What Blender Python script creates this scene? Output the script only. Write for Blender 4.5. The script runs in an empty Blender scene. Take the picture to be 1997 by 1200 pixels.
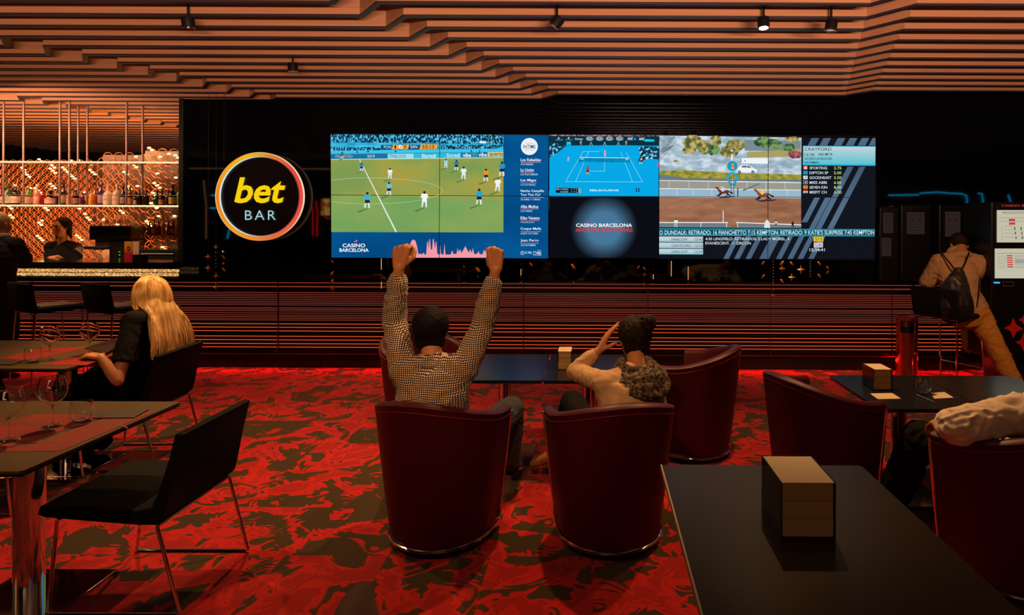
import bpy, bmesh, math, random
from mathutils import Vector, Matrix, noise
from math import sin, cos, pi, radians

# ---------------------------------------------------------------- camera, light, exposure
SC = bpy.context.scene
COL = SC.collection
CAMZ, FPX, CX, CY, ROLL = 1.64, 1200.0, 1160.0, 430.0, 0.0045
cam_data = bpy.data.cameras.new('camera')
cam = bpy.data.objects.new('camera', cam_data); COL.objects.link(cam)
cam_data.sensor_fit = 'HORIZONTAL'; cam_data.sensor_width = 36.0
cam_data.lens = FPX / 1997.0 * 36.0
cam_data.shift_x = -(CX - 998.5) / 1997.0
cam_data.shift_y = -(600.0 - CY) / 1997.0
cam_data.clip_start = 0.05; cam_data.clip_end = 100
R_ = Vector((cos(ROLL), 0, sin(ROLL))); U_ = Vector((-sin(ROLL), 0, cos(ROLL))); B_ = Vector((0, -1, 0))
cam.matrix_world = Matrix(((R_.x, U_.x, B_.x, 0), (R_.y, U_.y, B_.y, 0), (R_.z, U_.z, B_.z, CAMZ), (0, 0, 0, 1)))
SC.camera = cam

world = bpy.data.worlds.new('world'); SC.world = world; world.use_nodes = True
world.node_tree.nodes['Background'].inputs[0].default_value = (0.55, 0.3, 0.22, 1)
world.node_tree.nodes['Background'].inputs[1].default_value = 0.012
SC.view_settings.view_transform = 'Standard'; SC.view_settings.look = 'None'
SC.view_settings.exposure = 0.0; SC.view_settings.gamma = 1.0; SC.view_settings.use_curve_mapping = False
SC.cycles.max_bounces = 8; SC.cycles.transparent_max_bounces = 12
SC.cycles.sample_clamp_indirect = 4.0; SC.cycles.caustics_reflective = False; SC.cycles.caustics_refractive = False

def lamp(name, kind, loc, energy, color, target=None, size=0.05, spot=90, blend=.5, size_y=None):
    d = bpy.data.lights.new(name, kind); d.energy = energy; d.color = color
    if kind == 'SPOT':
        d.spot_size = radians(spot); d.spot_blend = blend; d.shadow_soft_size = size
    elif kind == 'AREA':
        d.size = size
        if size_y: d.shape = 'RECTANGLE'; d.size_y = size_y
    else: d.shadow_soft_size = size
    o = bpy.data.objects.new(name, d); COL.objects.link(o); o.location = loc
    if target is not None:
        o.rotation_euler = (Vector(target) - Vector(loc)).to_track_quat('-Z', 'Y').to_euler()
    return o
WARM = (1.0, .52, .20)
# added unseen lamps behind the viewer that brighten the ceiling and room
lamp('ceiling_wash', 'AREA', (2.0, -3.0, 1.2), 960, (1.0, .62, .43), (0.4, 3.0, 3.0), 4.0, size_y=.05)
lamp('ceiling_wash', 'AREA', (-6.5, -2.9, 1.2), 45, (1.0, .58, .20), (-6.0, 4.0, 3.1), 2.0, size_y=.05)
lamp('room_fill', 'AREA', (-0.5, -3.6, 2.2), 20, (1.0, .55, .28), (-0.3, 4.0, .9), 3.0, size_y=.5)
# added area light above the baffles, gives them an even warm glow
lamp('plenum_glow', 'AREA', (-2.2, 2.6, 3.28), 45, (1.0, .50, .25), (-2.2, 2.6, 0), 17.0, size_y=12.0)
# downlights
SPOTS = [(-2.75, 4.05), (-0.25, 4.05), (1.10, 4.05), (1.62, 4.12), (-2.5, 5.15)]
for k, (sx, sy) in enumerate(SPOTS):
    e = [175, 170, 150, 80, 200][k]
    lamp('spot_beam', 'SPOT', (sx, sy - .02, 2.84), e, WARM, (sx + (.1, -.2, .1, .1, .1)[k], sy - .5, 0), .03, 84, .55)
lamp('spot_beam', 'SPOT', (-2.7, 1.2, 2.84), 70, WARM, (-2.5, 2.6, .7), .03, 95, .6)
lamp('spot_beam', 'SPOT', (-0.4, 1.2, 2.84), 150, WARM, (-.4, 3.5, 1.15), .04, 46, .6)
lamp('spot_beam', 'SPOT', (0.9, 2.9, 2.84), 24, WARM, (.7, 1.8, .6), .03, 80, .7)
lamp('spot_beam', 'SPOT', (2.8, 3.0, 2.84), 260, WARM, (3.2, 5.8, 1.0), .04, 60, .7)
# red LED strip under the plinth of the slatted front, washing the carpet
lamp('plinth_glow', 'AREA', (-1.2, 6.70, .135), 30, (1.0, .02, .02), (-1.2, 6.62, 0), 11.5, size_y=.03)
# added unseen area lights that brighten the bar, its bottles and ceiling
lamp('bar_glow', 'AREA', (-6.6, 7.6, 2.5), 30, (1.0, .38, .12), (-6.6, 8.3, 1.2), 2.4, size_y=.4)
lamp('bar_front_glow', 'AREA', (-6.8, 6.2, 2.7), 60, (1.0, .55, .30), (-6.6, 7.3, 1.8), 2.4, size_y=.2)
lamp('bar_ceiling_glow', 'AREA', (-6.8, 7.9, 2.62), 22, (1.0, .45, .12), (-6.8, 8.2, 3.3), 2.8, size_y=.5)

# ---------------------------------------------------------------- helpers
def at(px, py, Y):
    "world point that the photograph shows at pixel (px, py) at depth Y"
    dx, dy = (px - CX) / FPX, -(py - CY) / FPX
    d = R_ * dx + U_ * dy + Vector((0, 1, 0))
    return Vector((0, 0, CAMZ)) + d * Y
def onz(px, py, z):
    dx, dy = (px - CX) / FPX, -(py - CY) / FPX
    d = R_ * dx + U_ * dy + Vector((0, 1, 0))
    return Vector((0, 0, CAMZ)) + d * ((z - CAMZ) / d.z)
def V(*a): return Vector(a)
def lin(h):
    if isinstance(h, str):
        h = h.lstrip('#'); c = [int(h[i:i + 2], 16) / 255 for i in (0, 2, 4)]
    else: c = [x / 255 for x in h]
    return tuple((x / 12.92 if x <= .04045 else ((x + .055) / 1.055) ** 2.4) for x in c)

MATS = {}
def mat(name, color=(.5, .5, .5), rough=.5, metal=0.0, emit=None, es=1.0, spec=.5, trans=0.0, ior=1.45, coat=0.0, sheen=0.0):
    if name in MATS: return MATS[name]
    m = bpy.data.materials.new(name); m.use_nodes = True
    b = m.node_tree.nodes['Principled BSDF']
    b.inputs['Base Color'].default_value = (*color[:3], 1); b.inputs['Roughness'].default_value = rough
    b.inputs['Metallic'].default_value = metal; b.inputs['Specular IOR Level'].default_value = spec
    b.inputs['Transmission Weight'].default_value = trans; b.inputs['IOR'].default_value = ior
    b.inputs['Coat Weight'].default_value = coat; b.inputs['Sheen Weight'].default_value = sheen
    if emit is not None:
        b.inputs['Emission Color'].default_value = (*emit[:3], 1); b.inputs['Emission Strength'].default_value = es
    MATS[name] = m; return m
def nodes(m): return m.node_tree.nodes, m.node_tree.links, m.node_tree.nodes['Principled BSDF']
def N(nt, t, **kw):
    n = nt.new(t)
    for k, v in kw.items(): setattr(n, k, v)
    return n
def bump(m, scale, strength, dist=.002, detail=3, coord='Object', stretch=None):
    nt, lk, b = nodes(m)
    tc = N(nt, 'ShaderNodeTexCoord'); mp = N(nt, 'ShaderNodeMapping')
    lk.new(tc.outputs[coord], mp.inputs[0])
    if stretch: mp.inputs['Scale'].default_value = stretch
    nz = N(nt, 'ShaderNodeTexNoise'); nz.inputs['Scale'].default_value = scale; nz.inputs['Detail'].default_value = detail
    lk.new(mp.outputs[0], nz.inputs['Vector'])
    bp = N(nt, 'ShaderNodeBump'); bp.inputs['Strength'].default_value = strength; bp.inputs['Distance'].default_value = dist
    lk.new(nz.outputs[0], bp.inputs['Height']); lk.new(bp.outputs[0], b.inputs['Normal'])
    return m
def ramp2(m, c1, c2, scale, lo=.4, hi=.6, detail=2, dist=0.0, stretch=None, coord='Object', inp='Base Color'):
    nt, lk, b = nodes(m)
    tc = N(nt, 'ShaderNodeTexCoord'); mp = N(nt, 'ShaderNodeMapping'); lk.new(tc.outputs[coord], mp.inputs[0])
    if stretch: mp.inputs['Scale'].default_value = stretch
    nz = N(nt, 'ShaderNodeTexNoise'); nz.inputs['Scale'].default_value = scale; nz.inputs['Detail'].default_value = detail
    nz.inputs['Distortion'].default_value = dist
    lk.new(mp.outputs[0], nz.inputs['Vector'])
    r = N(nt, 'ShaderNodeValToRGB'); r.color_ramp.elements[0].position = lo; r.color_ramp.elements[1].position = hi
    r.color_ramp.elements[0].color = (*c1, 1); r.color_ramp.elements[1].color = (*c2, 1)
    lk.new(nz.outputs[0], r.inputs[0]); lk.new(r.outputs[0], b.inputs[inp])
    return m

class MB:
    def __init__(s): s.v = []; s.f = []; s.m = []; s.cur = 0
    def add(s, vs, fs):
        o = len(s.v); s.v += [tuple(v) for v in vs]
        for f in fs: s.f.append(tuple(o + i for i in f)); s.m.append(s.cur)
        return s
    def box(s, c, d, rz=0.0, bev=0.0, M=None):
        hx, hy, hz = d[0] / 2, d[1] / 2, d[2] / 2
        bm = bmesh.new(); bmesh.ops.create_cube(bm, size=1)
        for v in bm.verts: v.co = Vector((v.co.x * d[0], v.co.y * d[1], v.co.z * d[2]))
        if bev > 0:
            bmesh.ops.bevel(bm, geom=bm.edges[:], offset=min(bev, min(hx, hy, hz) * .98), segments=2, profile=.5, affect='EDGES')
        T = Matrix.Translation(Vector(c)) @ (M.to_4x4() if M is not None else Matrix.Rotation(rz, 4, 'Z'))
        bm.verts.ensure_lookup_table()
        vs = [T @ v.co for v in bm.verts]; fs = [[v.index for v in f.verts] for f in bm.faces]
        bm.free(); return s.add(vs, fs)
    def box2(s, a, b, bev=0.0):
        c = [(a[i] + b[i]) / 2 for i in range(3)]; d = [abs(b[i] - a[i]) for i in range(3)]
        return s.box(c, d, 0, bev)
    def tube(s, pts, r, n=8, closed=False, caps=True):
        pts = [Vector(p) for p in pts]; L = len(pts)
        rr = r if isinstance(r, (list, tuple)) else [r] * L
        vs = []; fs = []; ref = None
        for i, p in enumerate(pts):
            a = pts[(i - 1) % L] if (closed or i > 0) else p; b = pts[(i + 1) % L] if (closed or i < L - 1) else p
            t = (b - a)
            t = t.normalized() if t.length > 1e-9 else Vector((0, 0, 1))
            if ref is None:
                ref = Vector((0, 0, 1)) if abs(t.z) < .9 else Vector((1, 0, 0))
            x = ref - t * ref.dot(t)
            if x.length < 1e-6: x = t.orthogonal()
            x.normalize(); ref = x; y = t.cross(x)
            for k in range(n):
                th = 2 * pi * k / n; vs.append(p + (x * cos(th) + y * sin(th)) * rr[i])
        for i in range(L if closed else L - 1):
            j = (i + 1) % L
            for k in range(n):
                k2 = (k + 1) % n; fs.append((i * n + k, i * n + k2, j * n + k2, j * n + k))
        if caps and not closed:
            fs.append(tuple(reversed(range(n)))); fs.append(tuple((L - 1) * n + k for k in range(n)))
        return s.add(vs, fs)
    def lathe(s, prof, c=(0, 0, 0), n=24, cap0=True, cap1=True, M=None):
        c = Vector(c); vs = []; fs = []
        for (r, z) in prof:
            for k in range(n):
                th = 2 * pi * k / n; p = Vector((r * cos(th), r * sin(th), z))
                vs.append(c + (M @ p if M is not None else p))
        L = len(prof)
        for i in range(L - 1):
            for k in range(n):
                k2 = (k + 1) % n; fs.append((i * n + k, i * n + k2, (i + 1) * n + k2, (i + 1) * n + k))
        if cap0 and prof[0][0] > 1e-5: fs.append(tuple(reversed(range(n))))
        if cap1 and prof[-1][0] > 1e-5: fs.append(tuple((L - 1) * n + k for k in range(n)))
        return s.add(vs, fs)
    def ell(s, c, ax, ay, az, n=16):
        c = Vector(c); ax, ay, az = Vector(ax), Vector(ay), Vector(az)
        h = n // 2; vs = [c + az]; fs = []
        for i in range(1, h):
            ph = pi * i / h
            for k in range(n):
                th = 2 * pi * k / n
                vs.append(c + az * cos(ph) + (ax * cos(th) + ay * sin(th)) * sin(ph))
        vs.append(c - az); e = len(vs) - 1
        for k in range(n): fs.append((0, 1 + k, 1 + (k + 1) % n))
        for i in range(h - 2):
            for k in range(n):
                a = 1 + i * n + k; b = 1 + i * n + (k + 1) % n; fs.append((a, a + n, b + n, b))
        for k in range(n): fs.append((1 + (h - 2) * n + k, e, 1 + (h - 2) * n + (k + 1) % n))
        return s.add(vs, fs)
    def loft(s, pts, rad, side=None, n=16, round_=True):
        pts = [Vector(p) for p in pts]
        rad = [(r, r) if not isinstance(r, (tuple, list)) else r for r in rad]
        T = []
        for i in range(len(pts)):
            a = pts[max(0, i - 1)]; b = pts[min(len(pts) - 1, i + 1)]; T.append((b - a).normalized())
        P = []
        if round_:
            r = min(rad[0])
            for q in (1.0, .8, .45): P.append((pts[0] - T[0] * r * sin(q * pi / 2) , (rad[0][0] * max(.05, cos(q * pi / 2)), rad[0][1] * max(.05, cos(q * pi / 2))), T[0]))
        for p, r, t in zip(pts, rad, T): P.append((p, r, t))
        if round_:
            r = min(rad[-1])
            for q in (.45, .8, 1.0): P.append((pts[-1] + T[-1] * r * sin(q * pi / 2), (rad[-1][0] * max(.05, cos(q * pi / 2)), rad[-1][1] * max(.05, cos(q * pi / 2))), T[-1]))
        vs = []; fs = []; ref = Vector(side) if side is not None else None
        for (p, r, t) in P:
            if ref is None: ref = t.orthogonal()
            x = ref - t * ref.dot(t)
            if x.length < 1e-5: x = t.orthogonal()
            x.normalize(); y = t.cross(x)
            if side is None: ref = x
            for k in range(n):
                th = 2 * pi * k / n; vs.append(p + x * cos(th) * r[0] + y * sin(th) * r[1])
        L = len(P)
        for i in range(L - 1):
            for k in range(n):
                k2 = (k + 1) % n; fs.append((i * n + k, i * n + k2, (i + 1) * n + k2, (i + 1) * n + k))
        fs.append(tuple(reversed(range(n)))); fs.append(tuple((L - 1) * n + k for k in range(n)))
        return s.add(vs, fs)
    def prism(s, poly, z0, z1):
        n = len(poly); vs = [(x, y, z0) for x, y in poly] + [(x, y, z1) for x, y in poly]
        fs = [tuple(reversed(range(n))), tuple(range(n, 2 * n))]
        for k in range(n): fs.append((k, (k + 1) % n, n + (k + 1) % n, n + k))
        return s.add(vs, fs)
    def mesh(s, name):
        me = bpy.data.meshes.new(name); me.from_pydata(s.v, [], s.f); me.update()
        if any(s.m): me.polygons.foreach_set('material_index', s.m)
        return me

def fixn(me):
    bm = bmesh.new(); bm.from_mesh(me); bmesh.ops.recalc_face_normals(bm, faces=bm.faces); bm.to_mesh(me); bm.free()
def smooth(me, ang=40):
    me.polygons.foreach_set('use_smooth', [True] * len(me.polygons))
    try: me.set_sharp_from_angle(angle=radians(ang))
    except Exception: pass
def put(name, mb, m, parent=None, sm=False, world=True, label=None, ang=40):
    """link a mesh as ONE object; world=True: its coordinates are world ones even under a moved parent"""
    me = mb.mesh(name) if isinstance(mb, MB) else mb
    if isinstance(mb, MB): fixn(me)
    for x in (m if isinstance(m, (list, tuple)) else [m]):
        if x is not None: me.materials.append(x)
    if sm: smooth(me, ang)
    o = bpy.data.objects.new(name, me); COL.objects.link(o)
    if parent is not None:
        o.parent = parent
        if world and parent.parent is None and parent.type == 'EMPTY': o.matrix_parent_inverse = Matrix.Translation(-parent.location)
    if label: o['label'] = label
    return o
def tag(o, label, cat, group=None):
    o['label'] = label; o['category'] = cat
    if group: o['group'] = group
    return o
def thing(name, label, cat, loc=(0, 0, 0), rz=0.0, group=None):
    o = bpy.data.objects.new(name, None); COL.objects.link(o); o.empty_display_size = .1
    o.location = loc; o.rotation_euler = (0, 0, rz)
    return tag(o, label, cat, group)
def struct(name, mb, m, sm=False):
    o = put(name, mb, m, None, sm); o['kind'] = 'structure'; return o
def dup(root, loc, rz=0.0, label=None, group=None):
    def cp(o, par):
        c = o.copy(); COL.objects.link(c)
        if par is not None: c.parent = par
        for ch in list(o.children): cp(ch, c)
        return c
    r = cp(root, None); r.location = loc; r.rotation_euler = (0, 0, rz)
    if label: r['label'] = label
    if group: r['group'] = group
    return r
def remesh(mb, voxel=.006, it=4):
    me = mb.mesh('tmp'); fixn(me); o = bpy.data.objects.new('tmp', me); COL.objects.link(o)
    r = o.modifiers.new('r', 'REMESH'); r.mode = 'VOXEL'; r.voxel_size = voxel
    sm = o.modifiers.new('s', 'SMOOTH'); sm.factor = .5; sm.iterations = it
    dg = bpy.context.evaluated_depsgraph_get(); dg.update()
    out = bpy.data.meshes.new_from_object(o.evaluated_get(dg))
    bpy.data.objects.remove(o); bpy.data.meshes.remove(me)
    out.polygons.foreach_set('use_smooth', [True] * len(out.polygons))
    return out
def wrinkle(me, amp, fr, stretch=(1, 1, 1), seed=0.0, ridged=True, fn=None):
    me.update(); S = Vector(stretch); off = Vector((seed, seed * 1.7, -seed))
    nrm = [v.normal.copy() for v in me.vertices]
    for v, n in zip(me.vertices, nrm):
        p = v.co + off; q = Vector((p.x * S.x, p.y * S.y, p.z * S.z)) * fr
        w = Vector((noise.noise(q * .5), noise.noise(q * .5 + V(7, 3, 1)), noise.noise(q * .5 + V(1, 9, 4))))
        h = noise.noise(q + w * 1.5)
        if ridged: h = .5 - abs(h) * 2
        a = amp if fn is None else amp * fn(v.co)
        v.co += n * a * h
    me.update()
    return me
_TC = {}
def glyphs(s, bold=0.0, shear=0.0, space=1.0):
    key = (s, bold, shear, space)
    if key in _TC: return _TC[key]
    c = bpy.data.curves.new('t', 'FONT'); c.body = s; c.size = 1; c.offset = bold; c.shear = shear; c.space_character = space
    c.resolution_u = 3
    o = bpy.data.objects.new('t', c); COL.objects.link(o)
    dg = bpy.context.evaluated_depsgraph_get(); dg.update()
    me = bpy.data.meshes.new_from_object(o.evaluated_get(dg))
    vs = [(v.co.x, v.co.y) for v in me.vertices]; fs = [tuple(p.vertices) for p in me.polygons]
    bpy.data.objects.remove(o); bpy.data.curves.remove(c); bpy.data.meshes.remove(me)
    x0 = min(v[0] for v in vs); x1 = max(v[0] for v in vs); y0 = min(v[1] for v in vs); y1 = max(v[1] for v in vs)
    vs = [((x - x0) / (x1 - x0), (y - y0) / (y1 - y0)) for x, y in vs]
    _TC[key] = (vs, fs); return _TC[key]
def plain(name, rgb, es=1.0):
    "an emitting display colour"
    if name in MATS: return MATS[name]
    m = bpy.data.materials.new(name); m.use_nodes = True; nt = m.node_tree
    nt.nodes.remove(nt.nodes['Principled BSDF'])
    e = nt.nodes.new('ShaderNodeEmission'); e.inputs[0].default_value = (*rgb, 1); e.inputs[1].default_value = es
    nt.links.new(e.outputs[0], nt.nodes['Material Output'].inputs[0]); MATS[name] = m; return m
class Flat:
    "a picture made of flat coloured shapes on one plane (a screen, a sign, a card); layers step forward by a hair"
    def __init__(s, fn, step=.00025, es=1.0):
        s.fn = fn; s.v = []; s.f = []; s.m = []; s.mats = []; s.k = 0; s.step = step; s.es = es
    def mi(s, col):
        m = col if not isinstance(col, (str, tuple)) else plain('display_' + str(col) + str(s.es), lin(col), s.es)
        if m not in s.mats: s.mats.append(m)
        return s.mats.index(m)
    def poly(s, pts, col, hold=False):
        if not hold: s.k += 1
        o = len(s.v); s.v += [s.fn(x, y, s.k * s.step) for x, y in pts]
        s.f.append(tuple(range(o, o + len(pts)))); s.m.append(s.mi(col)); return s
    def rect(s, x0, y0, x1, y1, col, hold=False): return s.poly([(x0, y0), (x1, y0), (x1, y1), (x0, y1)], col, hold)
    def line(s, a, b, w, col, hold=False):
        dx, dy = b[0] - a[0], b[1] - a[1]; L = math.hypot(dx, dy) or 1; nx, ny = -dy / L * w / 2, dx / L * w / 2
        return s.poly([(a[0] + nx, a[1] + ny), (b[0] + nx, b[1] + ny), (b[0] - nx, b[1] - ny), (a[0] - nx, a[1] - ny)], col, hold)
    def oval(s, cx, cy, rx, ry, col, n=24, hold=False):
        return s.poly([(cx + rx * cos(2 * pi * k / n), cy + ry * sin(2 * pi * k / n)) for k in range(n)], col, hold)
    def arc(s, cx, cy, rx, ry, w, col, a0=0, a1=360, n=40, hold=False):
        if not hold: s.k += 1
        P = [(cx + rx * cos(radians(a0 + (a1 - a0) * i / n)), cy + ry * sin(radians(a0 + (a1 - a0) * i / n))) for i in range(n + 1)]
        for p, q in zip(P, P[1:]): s.line(p, q, w, col, True)
        return s
    def text(s, t, x0, y0, x1, y1, col, bold=0.0, shear=0.0, space=1.0):
        vs, fs = glyphs(t, bold, shear, space); s.k += 1; o = len(s.v)
        s.v += [s.fn(x0 + (x1 - x0) * u, y1 + (y0 - y1) * w, s.k * s.step) for u, w in vs]; mi = s.mi(col)
        for f in fs: s.f.append(tuple(o + i for i in f)); s.m.append(mi)
        return s
    def put(s, name, parent):
        me = bpy.data.meshes.new(name); me.from_pydata([tuple(v) for v in s.v], [], s.f)
        for m in s.mats: me.materials.append(m)
        me.polygons.foreach_set('material_index', s.m); me.update()
        return put(name, me, None, parent)
def onY(Y):
    return lambda x, y, d: at(x, y, Y) - Vector((0, d, 0))
# ---------------------------------------------------------------- materials
YW = 6.80                      # depth of the black glass wall
black_glass = mat('black_glass', (.002, .002, .004), .03, spec=.5)
black_matt = mat('black_matt', (.006, .005, .006), .55, spec=.25)
dark_wall = mat('dark_wall', (.012, .006, .005), .8, spec=.2)
chrome = mat('chrome', (.75, .72, .70), .12, 1.0)
copper = mat('brushed_copper', (.55, .19, .09), .28, 1.0)
baffle_m = ramp2(mat('terracotta_baffle', (.42, .17, .075), .55, spec=.3), lin('b07858'), lin('c08660'), 9, .3, .7, stretch=(.12, 1, 6))
baffle_edge = mat('baffle_edge', (.035, .022, .03), .45, spec=.4)
glow_red = plain('edge_light_red', lin('e0532c'), .95)  # light caught on the slats, painted as glowing strips that differ by height
glow_mid = plain('edge_light_mid', lin('a8412a'), .75)
glow_dim = plain('edge_light_dim', lin('9a4030'), .8)
panel_m = ramp2(mat('lacquered_slat', (.01, .003, .003), .25, spec=.5), (.007, .002, .002), (.014, .004, .004), 3, .3, .7)
maroon_slat = mat('maroon_slat', (.005, .001, .001), .3, spec=.5)
warm_strip = plain('warm_strip', (1.0, .72, .38), 1.6)

# carpet: half-metre tiles of a damask print, each turned and shifted
def carpet():
    m = mat('damask_carpet', (.3, .01, .01), .95, spec=.1, sheen=.15); nt, lk, b = nodes(m)
    tc = N(nt, 'ShaderNodeTexCoord'); sc = N(nt, 'ShaderNodeVectorMath', operation='SCALE'); sc.inputs['Scale'].default_value = 2.0
    lk.new(tc.outputs['Object'], sc.inputs[0])
    fl = N(nt, 'ShaderNodeVectorMath', operation='FLOOR'); lk.new(sc.outputs[0], fl.inputs[0])
    wn = N(nt, 'ShaderNodeTexWhiteNoise', noise_dimensions='3D'); lk.new(fl.outputs[0], wn.inputs['Vector'])
    # roughly half of the tiles jump to another piece of the print
    gt = N(nt, 'ShaderNodeMath', operation='GREATER_THAN'); gt.inputs[1].default_value = .42; lk.new(wn.outputs['Value'], gt.inputs[0])
    ms = N(nt, 'ShaderNodeVectorMath', operation='SCALE'); lk.new(wn.outputs['Color'], ms.inputs[0]); lk.new(gt.outputs[0], ms.inputs['Scale'])
    m5 = N(nt, 'ShaderNodeVectorMath', operation='SCALE'); m5.inputs['Scale'].default_value = 9; lk.new(ms.outputs[0], m5.inputs[0])
    ad = N(nt, 'ShaderNodeVectorMath', operation='ADD'); lk.new(tc.outputs['Object'], ad.inputs[0]); lk.new(m5.outputs[0], ad.inputs[1])
    def noise_(scale, det, dis, src=ad.outputs[0]):
        n = N(nt, 'ShaderNodeTexNoise'); n.inputs['Scale'].default_value = scale; n.inputs['Detail'].default_value = det
        n.inputs['Distortion'].default_value = dis; lk.new(src, n.inputs['Vector']); return n.outputs[0]
    def math_(op, a, bb=None, v=None):
        n = N(nt, 'ShaderNodeMath', operation=op); lk.new(a, n.inputs[0])
        if bb is not None: lk.new(bb, n.inputs[1])
        if v is not None: n.inputs[1].default_value = v
        return n.outputs[0]
    a = noise_(3.6, 1.6, 1.3); c = noise_(2.6, .8, 1.8)
    stripes = math_('SINE', math_('MULTIPLY', c, v=54.0))
    s1 = math_('MULTIPLY', math_('ADD', stripes, v=0.25), v=.05)
    leaf = math_('ADD', a, s1)
    fine = noise_(160, 2, 0, tc.outputs['Object'])
    leaf = math_('ADD', leaf, math_('MULTIPLY', math_('SUBTRACT', fine, v=.5), v=.05))
    tileb = math_('MULTIPLY', math_('SUBTRACT', wn.outputs['Value'], v=.5), v=.10)
    leaf = math_('ADD', leaf, tileb)
    r = N(nt, 'ShaderNodeValToRGB'); r.color_ramp.elements[0].position = .485; r.color_ramp.elements[1].position = .50
    r.color_ramp.elements[0].color = (.052, .030, .008, 1); r.color_ramp.elements[1].color = (.50, .008, .008, 1)
    e = r.color_ramp.elements.new(.493); e.color = (.17, .022, .008, 1)
    e = r.color_ramp.elements.new(.60); e.color = (.58, .012, .010, 1)
    e = r.color_ramp.elements.new(.615); e.color = (.38, .007, .007, 1)
    lk.new(leaf, r.inputs[0])
    mx = N(nt, 'ShaderNodeMix', data_type='RGBA', blend_type='MULTIPLY'); mx.inputs[0].default_value = .75
    lk.new(r.outputs[0], mx.inputs[6])
    g = N(nt, 'ShaderNodeValToRGB'); g.color_ramp.elements[0].position = .3; g.color_ramp.elements[1].position = .7
    g.color_ramp.elements[0].color = (.35, .35, .35, 1); g.color_ramp.elements[1].color = (1, 1, 1, 1)
    lk.new(noise_(220, 1, 0, tc.outputs['Object']), g.inputs[0]); lk.new(g.outputs[0], mx.inputs[7])
    lk.new(mx.outputs[2], b.inputs['Base Color'])
    bp = N(nt, 'ShaderNodeBump'); bp.inputs['Strength'].default_value = .5; bp.inputs['Distance'].default_value = .003
    lk.new(fine, bp.inputs['Height']); lk.new(bp.outputs[0], b.inputs['Normal'])
    return m
carpet_m = carpet()

# ---------------------------------------------------------------- room shell
struct('floor', MB().box2((-11, -5.2, -.1), (10, 12.8, 0)), carpet_m)
struct('ceiling', MB().box2((-11, -5.2, 3.30), (10, 12.8, 3.4)), dark_wall)
struct('wall_back', MB().box2((-11, -5.4, -.1), (10, -5.2, 3.4)), dark_wall)
struct('wall_left', MB().box2((-11.2, -5.4, -.1), (-11, 12.8, 3.4)), dark_wall)
struct('wall_right', MB().box2((10, -5.4, -.1), (10.2, 9.9, 3.4)), dark_wall)
XE = at(352, 300, YW).x        # left end of the black wall
w = MB(); w.box2((XE, YW, .94), (10, YW + .25, 2.962)); w.box2((XE, YW + .06, 0), (10, YW + .25, .94))
struct('wall_front', w, black_glass)
struct('trim_1', MB().box2((XE - .0, YW - .03, 1.14), (XE + .05, YW, 2.962)), black_matt)
# dark wall closing the bar; farther baffles replace a mirror's reflection
mirror_m = mat('bronze_mirror', (.80, .55, .36), .04, 1.0)
struct('wall_bar', MB().box2((-11, 12.6, 0), (XE, 12.8, 3.3)), dark_wall)

# ceiling baffles: long ribbons that jog forward one pitch at three diagonal folds
def baffle_path(Yl):
    P = [(-10.9, Yl + .25)]
    def fold(x, y):
        P.append((x, y)); P.append((x + .20, y - .25))
    y = Yl + .25
    for (x0, y0, s) in ((-6.62, 6.88, .21), (-4.508, 5.045, .39), (-1.463, 4.30, .348), (1.807, 4.117, .35)):
        fold(x0 + s * (y - y0), y); y -= .25
    P.append((9.9, y)); return P
def ribbon(P, t, z0, z1):
    mb = MB(); n = len(P); P = [Vector((x, y, 0)) for x, y in P]; off = []
    for i in range(n):
        a = (P[i] - P[i - 1]).normalized() if i > 0 else None; b = (P[i + 1] - P[i]).normalized() if i < n - 1 else None
        d = ((a or b) + (b or a)).normalized(); nn = Vector((-d.y, d.x, 0)); k = 1 / max(.5, nn.dot(Vector((-(a or b).y, (a or b).x, 0))))
        off.append(nn * t * k)
    vs = []
    for p, o in zip(P, off):
        for q, z in ((p, z0), (p + o, z0), (p + o, z1), (p, z1)): vs.append((q.x, q.y, z))
    fs = [(0, 1, 2, 3), tuple((n - 1) * 4 + k for k in (3, 2, 1, 0))]
    for i in range(n - 1):
        for k in range(4): fs.append((i * 4 + k, i * 4 + (k + 1) % 4, i * 4 + 4 + (k + 1) % 4, i * 4 + 4 + k))
    return mb.add(vs, fs)
Yl = 5.045 - .25 * 15
while Yl < 12.3:
    P = baffle_path(Yl)
    if Yl > 7.05:            # past the wall line ribbons only cross the bar, farthest replace its mirrored ceiling
        P = [p for p in P if p[0] < XE - .3] + [(XE - .02, P[3][1])] if True else P
        P = sorted(set(P))
    t = thing('ceiling_baffle', 'long terracotta ceiling baffle with diagonal folds, one of the parallel row overhead', 'ceiling baffle', (-3, Yl, 2.977), 0, 'terracotta baffles across the ceiling')
    put('face_strip', ribbon(P, .035, 2.990, 3.20), baffle_m, t)
    put('edge_strip', ribbon(P, .035, 2.977, 2.990), baffle_edge, t, label='dark lower edge')
    if Yl > 2.2:
        pass
    Yl += .25

# added unseen blocker behind the viewer, shades the seats from the ceiling wash
struct('wash_blocker', MB().box2((-10.9, -2.52, 0), (9.9, -2.46, 1.275)).box2((-10.9, -3.2, 0), (9.9, -2.52, 1.10)), dark_wall)
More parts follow.
